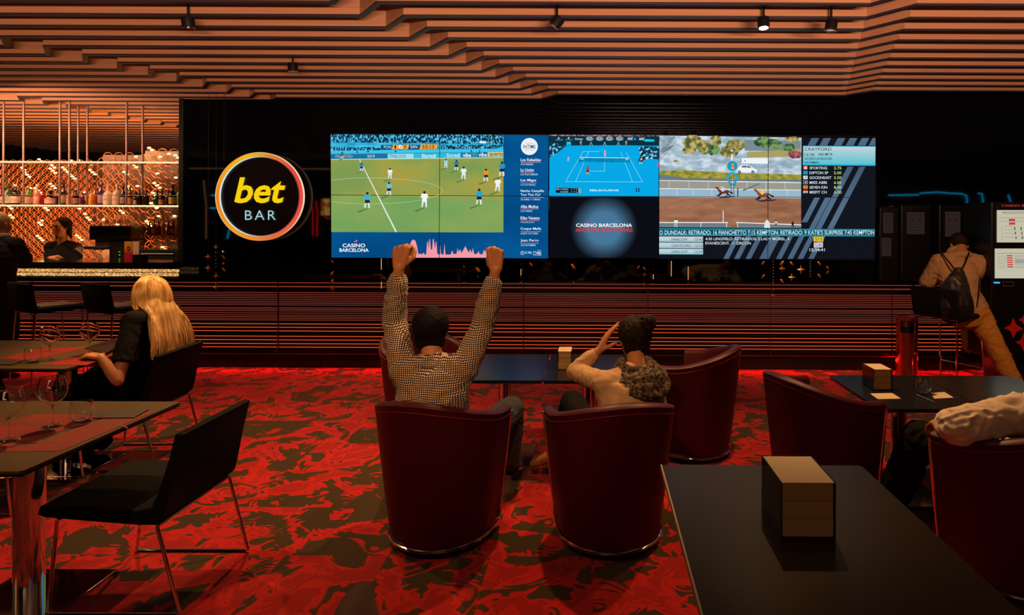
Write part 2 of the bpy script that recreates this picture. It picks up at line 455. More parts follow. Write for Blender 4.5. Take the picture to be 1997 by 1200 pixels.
# ceiling spots
def spot(px, py, tilt, ax, lit, label):
    Y = 4.0 if py < 100 else 5.1
    p = at(px, py, Y); t = thing('ceiling_spotlight', label, 'spotlight', (p.x, Y, p.z + .06), 0, 'ceiling spotlights')
    M = Matrix.Rotation(radians(tilt), 3, ax)
    b = MB(); b.lathe([(.0, .034), (.036, .034), (.038, .03), (.038, -.030), (.032, -.034), (.030, -.016), (0, -.016)], (p.x, Y, p.z), 20, M=M)
    b.tube([(p.x, Y, p.z + .03), (p.x, Y, 3.24)], .008)
    put('housing', b, black_matt, t, True)
    l = MB(); l.lathe([(0, -.026), (.030, -.026), (.030, -.022), (0, -.022)], (p.x, Y, p.z), 16, M=M)
    put('lens', l, plain('lens_lit' if lit else 'lens_dim', (1, .8, .5) if lit else (.30, .22, .16), 14 if lit else 1.5), t)
    rg = MB(); rg.tube([Vector((p.x, Y, p.z)) + M @ Vector((.034 * cos(a * pi / 10), .034 * sin(a * pi / 10), -.033)) for a in range(20)], .004, 6, closed=True)
    put('trim_ring', rg, chrome, t, True)
spot(367, 44, 12, 'X', False, 'black ceiling spotlight above the round illuminated sign, furthest left of the front row')
spot(1086, 43, 38, 'Y', False, 'black ceiling spotlight tilted sideways, above the tennis picture')
spot(1489, 45, -8, 'X', True, 'brightly lit ceiling spotlight above the horse race picture')
spot(1621, 50, 8, 'Y', False, 'black ceiling spotlight right of the brightly lit one')
spot(571, 131, 5, 'X', False, 'small dark spotlight closer to the black wall than the others')

# ---------------------------------------------------------------- slatted front
def zpx(y): return (718 - y) / 176.5
joints = [-420, -165, 72, 310, 547, 785, 1022, 1263, 1501, 1736, 1872]
rows_top = [552, 559.6]
rows_mid = [571.3, 574.8, 578.1, 581.6, 585.3, 588.8, 591.9, 595.2, 601, 604, 607, 611, 615, 618.4, 621.6, 624.7]
rows_low = [631.9, 638.7, 645.7, 656, 663, 670.3, 677]
wherein = ['left edge of the frame', 'bar stools at the left', 'far dining table', 'blonde woman', 'round illuminated sign', "cheering man's left arm", 'small middle tables', 'woman with the bun', 'empty armchair right of the woman', 'copper bin']
for i in range(len(joints) - 1):
    x0 = at(joints[i], 600, YW).x; x1 = at(joints[i + 1], 600, YW).x
    if i >= 3: nm = wherein[i - 0 if i < 10 else 9]
    t = thing('slatted_panel', 'dark slatted panel with red backlit slots behind the ' + wherein[i], 'wall panel', ((x0 + x1) / 2, YW - .02, 0), 0, 'slatted panels along the front wall')
    b = MB(); b.box2((x0 + .002, YW - .03, .155), (x1 - .002, YW + .055, .955)); put('backing', b, panel_m, t)
    s = MB(); s.box2((x0 + .002, YW - .055, .930), (x1 - .002, YW - .03, .960))
    for y in rows_mid: s.box2((x0 + .003, YW - .036, zpx(y) - .0085), (x1 - .003, YW - .03, zpx(y) + .0085 - .002))
    for y in rows_low: s.box2((x0 + .003, YW - .042, zpx(y) + .004), (x1 - .003, YW - .03, zpx(y) + .028))
    put('slats', s, maroon_slat, t)
    for nm, rows, h, m in (('upper_lit_lines', rows_top, .007, glow_mid), ('middle_lit_lines', rows_mid, .0055, glow_dim), ('lower_lit_lines', rows_low, .009, glow_red)):
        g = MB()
        for y in rows: g.box2((x0 + .004, YW - .0375 if nm != 'upper_lit_lines' else YW - .0565, zpx(y) - h / 2), (x1 - .004, YW - .031, zpx(y) + h / 2))
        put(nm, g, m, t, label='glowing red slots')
    j = MB(); j.box2((x1 - .006, YW - .060, .16), (x1 - .001, YW - .03, .955)); put('joint_strip', j, copper, t)
    f = MB(); f.box2((x0 + .002, YW - .05, .155), (x1 - .002, YW - .03, .163)); f.lathe([(0, -.006), (.008, 0), (0, .006)], (x1 - .035, YW - .05, .19), 8); put('bottom_rail', f, copper, t)
x0 = at(-420, 600, YW).x; x1 = at(1872, 600, YW).x
struct('baseboard_front', MB().box2((x0, YW - .01, 0), (x1, YW + .05, .155)), black_matt)

# ---------------------------------------------------------------- display pictures
YS = 6.70
def noisy(name, c1, c2, scale, lo=.4, hi=.6, det=3, stretch=(1, 1, 1), c3=None, dist=0.0, es=1.0):
    m = plain(name, c1, es); nt, lk = m.node_tree.nodes, m.node_tree.links; e = nt['Emission']
    tc = N(nt, 'ShaderNodeTexCoord'); mp = N(nt, 'ShaderNodeMapping'); mp.inputs['Scale'].default_value = stretch; lk.new(tc.outputs['Object'], mp.inputs[0])
    nz = N(nt, 'ShaderNodeTexNoise'); nz.inputs['Scale'].default_value = scale; nz.inputs['Detail'].default_value = det; nz.inputs['Distortion'].default_value = dist
    lk.new(mp.outputs[0], nz.inputs['Vector'])
    r = N(nt, 'ShaderNodeValToRGB'); r.color_ramp.elements[0].position = lo; r.color_ramp.elements[1].position = hi
    r.color_ramp.elements[0].color = (*c1, 1); r.color_ramp.elements[1].color = (*c2, 1)
    if c3: k = r.color_ramp.elements.new((lo + hi) / 2); k.color = (*c3, 1)
    lk.new(nz.outputs[0], r.inputs[0]); lk.new(r.outputs[0], e.inputs[0]); return m
vw = thing('video_wall', 'wide video wall of ten joined screens showing football, tennis and racing', 'video wall', tuple(at(1176, 385, YS + .05)))
hb = MB(); a = at(645, 262, YS); b_ = at(1706, 506, YS)
hb.box2((a.x - .01, YS + .012, b_.z - .012), (b_.x + .012, YW, a.z + .012)); put('housing', hb, black_matt, vw)
cols = [645, 858, 1070.5, 1285, 1498, 1705.5]
for i in range(5):
    for j, (ya, yb) in enumerate(((263, 383.5), (383.5, 504.5))):
        p0 = at(cols[i], ya + i * .8, YS); p1 = at(cols[i + 1], yb + i * .6, YS)
        put('display_panel', MB().box2((p0.x + .003, YS + .0005, p1.z + .003), (p1.x - .003, YS + .012, p0.z - .003)), black_glass, vw)
def figure(F, x, y, h, shirt, short, sock='dfe8e8', skin='3a2418', lean=0.0, shadow='5f7a48'):
    "a player whose feet are at (x, y)"
    if shadow: F.poly([(x, y), (x + 2, y + 1), (x - h * .5, y + h * .28), (x - h * .62, y + h * .2)], shadow)
    F.poly([(x - h * .13 + lean, y - h * .5), (x + h * .13 + lean, y - h * .5), (x + h * .16, y - h * .02), (x + h * .06, y), (x + h * .03, y - h * .35), (x - h * .05, y - h * .3), (x - h * .12, y), (x - h * .2, y - h * .04)], sock)
    F.poly([(x - h * .14 + lean, y - h * .54), (x + h * .14 + lean, y - h * .54), (x + h * .16, y - h * .3), (x + h * .01, y - h * .33), (x - h * .15, y - h * .28)], short)
    F.poly([(x - h * .17 + lean, y - h * .83), (x + h * .17 + lean, y - h * .83), (x + h * .25 + lean, y - h * .58), (x + h * .14 + lean, y - h * .6), (x + h * .14 + lean, y - h * .5), (x - h * .14 + lean, y - h * .5), (x - h * .14 + lean, y - h * .62), (x - h * .24 + lean, y - h * .56)], shirt)
    F.oval(x + lean, y - h * .91, h * .085, h * .09, skin, 10)
# football
F = Flat(onY(YS), .00012)
K = lambda cx, cy: (620 + cx * .23338, 240 + cy * .23333)
def kp(pts): return [K(*p) for p in pts]
grass = noisy('football_grass', lin('7f9b52'), lin('b39a3a'), 1.6, .42, .72, 3, (1, 1, 1.8), lin('9aa04c'))
grass2 = noisy('football_grass_near', lin('6fa05c'), lin('8fa858'), 1.2, .35, .7, 2, (1, 1, 1.5))
crowd = noisy('football_crowd', lin('0a2436'), lin('59c4ea'), 34, .44, .58, 4, (1.6, 1, 1), lin('1d6f96'))
stand = noisy('football_stand', lin('1487b4'), lin('3fc3ea'), 6, .35, .6, 3, (.6, 1, 4))
F.poly(kp([(107, 95), (1550, 98), (1550, 915), (112, 912)]), grass)
F.poly(kp([(110, 600), (1550, 640), (1550, 915), (112, 912)]), grass2)
F.poly(kp([(107, 95), (1550, 98), (1550, 180), (107, 165)]), crowd)
F.poly(kp([(107, 160), (1550, 178), (1550, 222), (107, 262)]), stand)
F.poly(kp([(107, 205), (530, 200), (530, 228), (107, 232)]), crowd)
F.poly(kp([(1030, 185), (1550, 183), (1550, 212), (1030, 222)]), crowd)
F.poly(kp([(107, 232), (1550, 215), (1550, 245), (107, 262)]), '3cc4ee')
F.poly(kp([(107, 258), (1550, 240), (1550, 285), (107, 302)]), '2f8fb0')
F.poly(kp([(107, 262), (580, 258), (580, 298), (107, 300)]), '20709e')
F.poly(kp([(585, 258), (800, 256), (800, 295), (585, 297)]), '9fe0ec')
F.poly(kp([(800, 256), (1190, 250), (1190, 290), (800, 295)]), '35b9d6')
F.poly(kp([(1190, 250), (1290, 248), (1290, 286), (1190, 290)]), '1c7fae')
F.poly(kp([(1335, 247), (1418, 246), (1418, 283), (1335, 285)]), '155f96')
F.poly(kp([(1418, 244), (1550, 242), (1550, 281), (1418, 283)]), 'd8c98a')
def T(F, K, s, x0, y0, x1, y1, col, **k): a = K(x0, y0); b = K(x1, y1); F.text(s, a[0], a[1], b[0], b[1], col, **k)
T(F, K, 'PAULISTÃO', 148, 260, 290, 292, 'a6b8b4', bold=0.009); T(F, K, '2019', 412, 266, 475, 290, 'bfe0e0', bold=0.009)
T(F, K, 'TRIBLOOK', 595, 264, 740, 292, '1d6f8e'); T(F, K, 'Sicredi', 868, 258, 985, 290, 'e8ffff', bold=0.009)
T(F, K, 'Sicredi', 1075, 253, 1190, 286, 'd0f4fa', bold=0.009); T(F, K, 'vibe', 1212, 252, 1280, 286, 'f4ffff', bold=0.0135)
T(F, K, 'vibe', 1342, 248, 1412, 282, 'f4ffff', bold=0.0135); T(F, K, 'quartz', 1432, 248, 1550, 282, '4c4a3c', bold=0.0135)
for (x, y, w_, h_) in ((330, 250, 14, 40), (420, 245, 18, 40), (650, 245, 16, 40), (1282, 240, 18, 30), (1110, 145, 14, 44), (1172, 150, 12, 40), (1352, 240, 14, 30)):
    F.poly(kp([(x - w_ / 2, y), (x, y - h_ * .6), (x + w_ / 2, y)]), '12324a')
for i in range(46):
    random.seed(900 + i); x = random.uniform(112, 525) if i < 26 else random.uniform(1040, 1545); y = random.uniform(206, 222) if i < 26 else random.uniform(188, 206)
    F.oval(*K(x, y), .9, 1.6, random.choice(['0b2c44', '155a80', '8fd8f0', '4a2a30']), 7)
F.poly(kp([(112, 303), (1550, 288), (1550, 293), (112, 309)]), 'bfe8d8')
F.poly(kp([(345, 304), (352, 304), (664, 912), (650, 912)]), 'd8ece0')
F.arc(*K(440, 568), 600 * .2334, 108 * .2333, .55, 'c8dcc0', -123, 123, 60)
for p in ((368, 404, 76, '2b86a8', '102434'), (605, 468, 92, 'e8f2f0', 'dfeaea'), (597, 603, 112, '6cc0d6', '2a2430'), (416, 712, 136, '3fb0d0', '1b2740'), (893, 706, 138, 'f2f6f4', 'eef2f2'),
          (1072, 376, 76, '8fd4e4', 'c8e4ea'), (1160, 396, 88, '1e7aa6', '141a2c'), (1220, 472, 108, 'e6f0ee', 'e0ecec'), (1407, 488, 106, 'f0902c', '1c1c24'), (1505, 572, 118, 'f0f4f2', 'eaf0f0'), (1350, 682, 134, '2fa4cc', '141c2c'), (1540, 446, 124, '2f94b8', '16202c'), (207, 300, 60, '6a5a44', '8a6a50')):
    x, y = K(p[0], p[1]); figure(F, x, y, p[2] * .2333, p[3], p[4])
F.poly(kp([(532, 186), (1010, 182), (1000, 222), (528, 226)]), '124a72')
F.poly(kp([(632, 184), (690, 184), (680, 222), (620, 222)]), 'f4a632'); F.poly(kp([(712, 184), (768, 183), (756, 221), (700, 222)]), 'f4a632')
F.poly(kp([(864, 182), (1008, 180), (996, 220), (850, 222)]), 'f4a632')
T(F, K, 'PON', 556, 190, 616, 215, 'b8ecf8'); T(F, K, '1', 645, 188, 658, 215, '241c10', bold=0.018); T(F, K, '0', 722, 187, 742, 214, '241c10', bold=0.0135)
T(F, K, 'SAN', 778, 188, 834, 213, 'e0f8fc'); T(F, K, '53:13', 876, 186, 974, 215, '241c10', bold=0.0135)
F.oval(*K(694, 202), 3.6, 4.2, 'f2f2ee', 14); F.oval(*K(695, 203), 1.2, 1.4, '303030', 6)
F.poly(kp([(1352, 154), (1408, 154), (1408, 172), (1352, 172)]), 'd8f0f6'); T(F, K, 'SPORTV', 1416, 158, 1472, 170, '8fc8dc')
F.put('football_picture', vw)
# casino banner around it
B = Flat(onY(YS), .00012)
blue = noisy('banner_blue', lin('03457c'), lin('045c9c'), .9, .35, .75, 1, (1, 1, 2.2))
B.poly([(981.7, 263), (1070, 264), (1070, 504), (646.5, 502.5), (646.5, 453), (981.7, 453.5)], blue)
T(B, K, 'CASINO', 206, 1008, 396, 1040, 'eef6fa', bold=0.02025); T(B, K, 'BARCELONA', 180, 1048, 424, 1078, 'eef6fa', bold=0.02025)
B.oval(*K(313, 992), 2.4, 1.6, 'e0508c', 8); B.oval(*K(324, 984), 1.6, 1.6, 'f06ab0', 8)
sky = [(780, 1125), (772, 1010), (785, 982), (800, 975), (815, 985), (828, 1030), (840, 1100), (855, 1090), (865, 1102), (875, 1092), (885, 1085), (895, 1105), (905, 1095), (912, 1000), (918, 985), (925, 1060), (930, 980), (935, 965), (945, 1060), (955, 1055), (960, 980), (966, 965), (972, 1000), (978, 1055), (985, 1000), (990, 988), (998, 1095), (1020, 1100), (1022, 1020), (1028, 1095), (1050, 1100), (1058, 1010), (1066, 1100), (1110, 1100), (1122, 1065), (1132, 1095), (1158, 1095), (1167, 1045), (1175, 1080), (1190, 1055), (1200, 1090), (1215, 1060), (1232, 1030), (1248, 1060), (1260, 1085), (1273, 1055), (1285, 1090), (1295, 1045), (1305, 1095), (1330, 1095), (1342, 1070), (1350, 1095), (1375, 1100), (1388, 1060), (1400, 1080), (1410, 1040), (1425, 1080), (1440, 1125)]
B.k += 1
for p, q in zip(sky, sky[1:]):
    if q[0] > p[0]: B.poly(kp([p, q, (q[0], 1126), (p[0], 1126)]), 'f59aa6', True)
B.oval(*K(1767, 197), 16.4, 16.6, 'eef2f4', 40); T(B, K, 'INTIMS', 1716, 182, 1818, 214, '103a56', bold=0.009); T(B, K, 'CONCERTS', 1735, 166, 1800, 174, '40788c'); T(B, K, 'BARCELONA', 1728, 222, 1806, 229, '40788c')
def entry(y0, s, sub, x1, ys=None, s2=None, x2=None):
    T(B, K, s, 1694, y0, x1, y0 + 26, 'f0f6fa', bold=0.009); y = y0 + 33
    if s2: T(B, K, s2, 1694, y0 + 32, x2, y0 + 56, 'f0f6fa', bold=0.009); y = y0 + 65
    a = K(1694, y); b = K(x1 if not s2 else x2 + 30, y + 3); B.rect(a[0], a[1], b[0], b[1], 'f08a9a')
    T(B, K, sub, 1695, y + 10, 1695 + len(sub) * 9.6, y + 25, 'b8d8ea', bold=0.009)
entry(295, 'Los Rebeldes', '3/10 FEBRER', 1862); entry(380, 'La Unión', '16/17/24 FEBRER', 1804); entry(468, 'Las Migas', '16/17/24 MARÇ', 1824)
entry(557, 'Nacho Campillo', '20 ABRIL + 5 MAIG', 1890, s2='Tam Tam Go!', x2=1858); entry(686, 'Alba Molina', '12/19 MAIG', 1842); entry(781, 'Kiko Veneno', '9/16/30 JUNY', 1852)
entry(873, 'Coque Malla', '6/20/27 OCTUBRE', 1866); entry(971, 'Juan Perro', '3/10 NOVEMBRE', 1844)
B.arc(*K(1709, 1087), 3.2, 3.4, .8, 'dcecf4', 0, 360, 18); B.line(K(1709, 1087), K(1709, 1078), .6, 'dcecf4'); B.line(K(1709, 1087), K(1716, 1087), .6, 'dcecf4')
T(B, K, '21.30h', 1730, 1074, 1786, 1092, 'dcecf4', bold=0.009)
for q in ((1800, 1073, 1822, 1076), (1800, 1102, 1822, 1105), (1800, 1073, 1803, 1105), (1819, 1073, 1822, 1105)): a = K(q[0], q[1]); b = K(q[2], q[3]); B.rect(a[0], a[1], b[0], b[1], 'dcecf4')
T(B, K, '98€', 1828, 1074, 1866, 1100, 'dcecf4', bold=0.0135); a = K(1828, 1104); B.rect(a[0], a[1], K(1868, 0)[0], a[1] + .7, 'dcecf4'); T(B, K, 'DES DE', 1834, 1062, 1862, 1069, 'dcecf4')
B.put('concert_banner', vw)
# tennis
G = Flat(onY(YS), .00012); K2 = lambda cx, cy: (1060 + cx * .23339, 240 + cy * .23333)
def k2(p): return [K2(*q) for q in p]
G.poly(k2([(49, 98), (966, 104), (966, 617), (49, 615)]), '06a8e6')
G.poly(k2([(49, 98), (966, 104), (966, 190), (600, 186), (49, 190)]), '073244')
G.poly(k2([(49, 98), (966, 104), (966, 112), (49, 108)]), noisy('tennis_seats', lin('203848'), lin('e890a8'), 40, .42, .6, 3))
tcrowd = noisy('tennis_crowd', lin('07364e'), lin('9fe0f4'), 30, .46, .6, 4, (1, 1, 1), lin('0c5c86'))
G.poly(k2([(49, 165), (120, 170), (150, 190), (200, 185), (120, 245), (60, 285), (49, 290)]), tcrowd)
G.poly(k2([(790, 200), (850, 192), (966, 200), (966, 305), (900, 300), (860, 290), (835, 320), (800, 330), (812, 270)]), tcrowd)
G.poly(k2([(190, 158), (230, 156), (230, 192), (190, 192)]), '0a9cc4'); T(G, K2, '71', 198, 162, 222, 180, 'd0f4fc')
for i, x in enumerate((386, 470, 552, 636)):
    G.oval(*K2(x, 131), 7.2, 4.0, 'b8d4d8', 26); G.oval(*K2(x, 131), 6.3, 3.2, '073244', 26); T(G, K2, 'KIA', x - 20, 120, x + 20, 141, 'd8ecee', bold=0.0135)
T(G, K2, 'Emirates', 264, 124, 328, 142, 'c0dce0', bold=0.009); T(G, K2, 'ANZ', 700, 120, 748, 142, 'e8f4f8', bold=0.018, shear=.2); G.poly(k2([(752, 142), (764, 118), (776, 142)]), '18a0e0')
T(G, K2, 'ANZ', 796, 122, 844, 144, 'e8f4f8', bold=0.018, shear=.2); G.poly(k2([(846, 134), (925, 138), (925, 156), (842, 156)]), '18c8d8')
T(G, K2, 'HOPMAN', 100, 136, 160, 148, '7fa8b4'); T(G, K2, 'AUSTRALIA', 182, 136, 244, 146, '7fa8b4'); G.poly(k2([(116, 134), (126, 116), (136, 134)]), 'b8d4d8'); G.poly(k2([(200, 132), (210, 114), (220, 132)]), 'b8d4d8')
for x in (397, 511, 625):
    G.line(K2(x - 12, 190), K2(x, 160), .9, 'a8c4c8'); G.line(K2(x + 12, 190), K2(x, 160), .9, 'a8c4c8'); G.oval(*K2(x, 157), 1, 1.4, '80584c', 8)
cl = 'bdf0fa'
for a, b in (((185, 490), (828, 493)), ((185, 490), (330, 240)), ((828, 493), (690, 246)), ((268, 490), (378, 240)), ((744, 492), (645, 244)), ((330, 240), (470, 238)), ((380, 402), (508, 404)), ((508, 404), (512, 296))): G.line(K2(*a), K2(*b), .5, cl)
G.poly(k2([(298, 292), (720, 296), (720, 330), (298, 326)]), noisy('tennis_net', lin('0590c0'), lin('0a78a8'), 60, .4, .6, 1)); G.line(K2(296, 288), K2(722, 293), .9, 'e8fbff')
for x in (298, 718): G.line(K2(x, 284), K2(x, 330), .8, '06405c')
T(G, K2, 'ANZ', 306, 296, 338, 306, 'd8f4fa', bold=0.0135); T(G, K2, 'ANZ', 684, 298, 712, 310, 'd8f4fa', bold=0.0135)
G.oval(*K2(513, 246), 2.4, 3.4, 'f08a9a', 10); G.poly(k2([(504, 256), (523, 256), (518, 282), (508, 282)]), 'e0a0b0'); G.oval(*K2(513, 232), 1.2, 1.4, 'd8a8a0', 8)
figure(G, *K2(370, 432), 17, 'b04868', '1a1a2c', 'c89080', '5a3a28', 0, None); figure(G, *K2(208, 320), 9, 'f09aa8', 'f09aa8', 'f0b0b8', 'c89080', 0, None)
figure(G, *K2(312, 185), 9, 'c88898', 'a8a8b0', 'a89090', 'c89080', 0, None); figure(G, *K2(690, 186), 9, 'c88898', 'a8a8b0', 'a89090', 'c89080', 0, None)
figure(G, *K2(812, 345), 15, 'e0a860', '102030', '9fd0e0', '3a2418', 0, None); G.line(K2(850, 205), K2(792, 322), 2.2, '06283c'); G.oval(*K2(862, 294), 2.4, 2.2, 'c8f0fa', 10); G.poly(k2([(950, 335), (964, 330), (964, 372), (952, 368)]), 'd05878')
G.poly(k2([(103, 543), (318, 545), (318, 586), (103, 584)]), '06202e'); G.poly(k2([(290, 545), (316, 545), (316, 586), (290, 586)]), '6fb0c4')
G.poly(k2([(106, 548), (132, 548), (132, 560), (106, 560)]), 'c87888')
T(G, K2, 'S. WAWRINKA', 140, 549, 208, 560, 'c8e8f0'); T(G, K2, 'M. RAONIC', 140, 570, 208, 581, 'c8e8f0')
for y in (549, 570):
    for x in (232, 254, 272): T(G, K2, '6' if x == 272 else '7', x, y, x + 7, y + 11, 'd8f0f6')
T(G, K2, 'MELBOURNE', 386, 556, 628, 571, 'd8fafe', bold=0.01575); G.poly(k2([(771, 545), (801, 545), (801, 574), (771, 574)]), '053a78'); T(G, K2, '9', 781, 552, 791, 568, 'c0e8f4')
G.put('tennis_picture', vw)
# betting logo on a pale glow
L = Flat(onY(YS), .0001)
L.poly(k2([(49, 620), (966, 622), (966, 1130), (49, 1128)]), '0c0c14')
for i in range(20):
    f = i / 19.0; r = 285 - 150 * f; c = [int(12 + (72 - 12) * f ** .8), int(13 + (118 - 13) * f ** .8), int(20 + (152 - 20) * f ** .8)]
    pts = [(505 + r * cos(a * pi / 30), min(1128, max(622, 878 + r * 1.0 * sin(a * pi / 30)))) for a in range(60)]
    L.poly(k2(pts), '%02x%02x%02x' % tuple(c))
T(L, K2, 'CASINO BARCELONA', 272, 840, 740, 870, 'f4f8fa', bold=0.02025); T(L, K2, 'APOSTES ESPORTIVES', 266, 880, 744, 911, 'e03038', bold=0.02025); L.poly(k2([(366, 836), (372, 824), (380, 828), (374, 837)]), 'e03038')
L.put('betting_logo', vw)
# race
Hh = Flat(onY(YS), .0001); K3 = lambda cx, cy: (1270 + cx * .23338, 240 + cy * .23333)
def k3(p): return [K3(*q) for q in p]
gravel = noisy('race_gravel', lin('8aa6b8'), lin('cfe0ea'), 9, .35, .65, 5, (1, 1, 2.2), lin('a8bccb'))
dirt = noisy('race_dirt', lin('8c5a40'), lin('a8765a'), 5, .3, .7, 4, (1, 1, 4))
bush = noisy('race_bush', lin('4c5a30'), lin('c8b070'), 22, .38, .62, 4, (1, 1, 1), lin('8a8648')); bushg = noisy('race_bush_green', lin('1f4a34'), lin('7aa05c'), 22, .38, .62, 4)
verge = noisy('race_verge', lin('6f7a2c'), lin('b8a840'), 14, .35, .65, 4, (1, 1, 2)); pink = noisy('race_flowers', lin('5a3a34'), lin('d8607c'), 28, .4, .6, 4)
Hh.poly(k3([(68, 104), (1256, 122), (1252, 640), (68, 622)]), gravel)
Hh.poly(k3([(68, 120), (200, 112), (205, 180), (110, 250), (68, 310)]), noisy('race_rock', lin('5f7480'), lin('b8ccd8'), 12, .35, .65, 5))
Hh.line(K3(212, 150), K3(70, 318), .8, '3a5468')
def blob(x, y, rx, ry, m, seed):
    random.seed(seed); n = 26; Hh.poly(k3([(x + rx * cos(2 * pi * k / n) * random.uniform(.86, 1.1), y + ry * sin(2 * pi * k / n) * random.uniform(.86, 1.1)) for k in range(n)]), m)
Hh.poly(k3([(780, 140), (1250, 150), (1250, 240), (780, 230)]), '7c8a92')
Hh.poly(k3([(800, 245), (1250, 215), (1250, 280), (800, 290)]), 'a8a060')
for i, q in enumerate(((350, 160, 85, 60, bush), (320, 225, 60, 38, bush), (450, 205, 60, 62, bush), (540, 150, 50, 45, bush), (700, 190, 85, 55, bush), (655, 240, 85, 50, bush), (520, 225, 55, 45, bushg), (940, 160, 85, 45, bushg), (1020, 175, 70, 45, bushg), (1150, 205, 65, 32, bushg), (1180, 135, 60, 22, bush), (1200, 265, 62, 32, pink), (210, 318, 24, 12, bush))): blob(*q, 40 + i)
Hh.poly(k3([(68, 398), (300, 395), (700, 418), (1252, 432), (1252, 474), (700, 470), (300, 462), (68, 430)]), verge)
Hh.poly(k3([(68, 430), (300, 462), (1252, 474), (1252, 492), (68, 478)]), '6c7884')
Hh.poly(k3([(68, 480), (1252, 500), (1252, 560), (68, 548)]), '9c9a8c')
Hh.poly(k3([(68, 550), (1252, 562), (1252, 630), (68, 618)]), '9ab8cc')
Hh.poly(k3([(68, 620), (1252, 630), (1252, 878), (68, 872)]), dirt)
for (a, b) in (((68, 480), (1252, 500)), ((68, 548), (1252, 562))): Hh.line(K3(*a), K3(*b), 1.3, 'eef4f6')
for x in (147, 315, 476, 800, 958, 1118): Hh.line(K3(x, 484 + x * .014), K3(x, 546 + x * .01), .6, 'e8eef0')
for x in (215, 350, 506, 1000, 1138): Hh.line(K3(x, 550), K3(x, 612), .6, 'e8eef0')
Hh.poly(k3([(754, 292), (975, 296), (975, 342), (756, 338)]), 'eef4f8'); Hh.oval(*K3(783, 318), 1.5, 1.4, '3a94b0', 8)
Hh.poly(k3([(716, 398), (730, 372), (752, 352), (800, 348), (826, 356), (850, 376), (884, 390), (884, 412), (716, 410)]), 'f0f4f8')
Hh.poly(k3([(752, 372), (760, 358), (796, 354), (796, 374)]), '5c7484'); Hh.poly(k3([(800, 374), (800, 355), (822, 360), (838, 376)]), '5c7484')
for x in (736, 848): Hh.oval(*K3(x, 408), 3.0, 2.7, '26303a', 12); Hh.oval(*K3(x, 408), 1.5, 1.4, 'a8b4bc', 8)
Hh.line(K3(673, 225), K3(673, 320), 3, 'e8f0f4'); Hh.oval(*K3(673, 250), 1.6, 3, '405868', 10)
Hh.oval(*K3(677, 360), 11.4, 11, 'c8b890', 26); Hh.oval(*K3(677, 360), 10.2, 9.9, '1798c4', 26); Hh.poly(k3([(668, 384), (672, 345), (680, 335), (690, 350), (694, 384)]), 'e8a050'); Hh.oval(*K3(682, 362), 1.6, 1.6, 'd04848', 8)
Hh.arc(*K3(677, 460), 9, 10, 4.0, '18a8cc', 140, 400, 20); Hh.line(K3(650, 470), K3(660, 535), 3.2, '1898bc'); Hh.line(K3(706, 470), K3(694, 535), 3.2, '1898bc')
for x in (668, 688): Hh.line(K3(x, 440), K3(x, 605), 1.2, '2a3844')
for y in (470, 500, 530): Hh.line(K3(664, y), K3(692, y), .8, 'e0e8ec')
Hh.poly(k3([(760, 560), (900, 505), (905, 512), (770, 568)]), '5c6c74'); Hh.line(K3(722, 545), K3(722, 620), 2, '303c44')
def horse(x, y, s, body, silk):
    q = lambda pts: [(x + a * s, y + b * s) for a, b in pts]
    Hh.poly(q([(-14, 12), (30, 10), (24, 13), (-4, 15)]), '3a2420')
    for leg in ([(-7, 3), (-12, 7), (-17, 9), (-16, 10.5), (-10, 9), (-4, 5)], [(-6, 3), (-9, 8), (-14, 12), (-12, 13), (-7, 9), (-2, 5)], [(8, 2), (10, 7), (5, 10), (6, 11.5), (12, 8), (12, 2)], [(9, 2), (14, 6), (18, 9), (16, 11), (12, 8), (6, 4)]): Hh.poly(q(leg), '2a1814')
    Hh.poly(q([(-9, -3), (-5, -4), (4, -3), (11, -4), (14, -1), (13, 3), (6, 4), (-4, 5), (-9, 3)]), body)
    Hh.poly(q([(-10, 1), (-14, -6), (-19, -9), (-18, -12), (-13, -11), (-8, -5), (-5, -3)]), body)
    Hh.poly(q([(12, -3), (18, 0), (24, 3), (23, 5), (16, 3)]), '1c1010')
    Hh.poly(q([(-6, -4), (-4, -9), (1, -11), (5, -8), (3, -5), (2, -1), (-2, 0)]), silk); Hh.oval(x - 3.4 * s, y - 11.4 * s, 1.8 * s, 1.7 * s, silk, 10)
horse(*K3(600, 575), .82, '6a3424', 'd8d0dc'); horse(*K3(930, 600), .92, '8a4628', 'f0c060')
Hh.line(K3(600, 732), K3(600, 830), 1.6, 'dce4e8')
for (a, b) in (((68, 832), (640, 832)), ((706, 832), (1252, 852))): Hh.line(K3(*a), K3(*b), 1.7, 'eef2f4')
Hh.poly(k3([(68, 840), (632, 840), (632, 874), (68, 872)]), '747a84'); Hh.poly(k3([(716, 842), (1252, 860), (1252, 878), (716, 876)]), '747a84')
for x in (414, 628, 720): Hh.line(K3(x, 836), K3(x, 872), 1.2, 'e4eaec')
figure(Hh, *K3(205, 872), 17, 'e8ecf0', 'b0b8c0', 'c8ccd0', '181414', 0, None); Hh.poly(k3([(940, 876), (948, 828), (966, 806), (984, 826), (992, 878)]), 'dde4ea')
figure(Hh, *K3(1040, 874), 15, 'c8b8a8', '605850', '807870', '181414', 0, None); figure(Hh, *K3(1180, 878), 13, '182028', '182028', '304048', '181414', 0, None)
Hh.put('race_picture', vw)
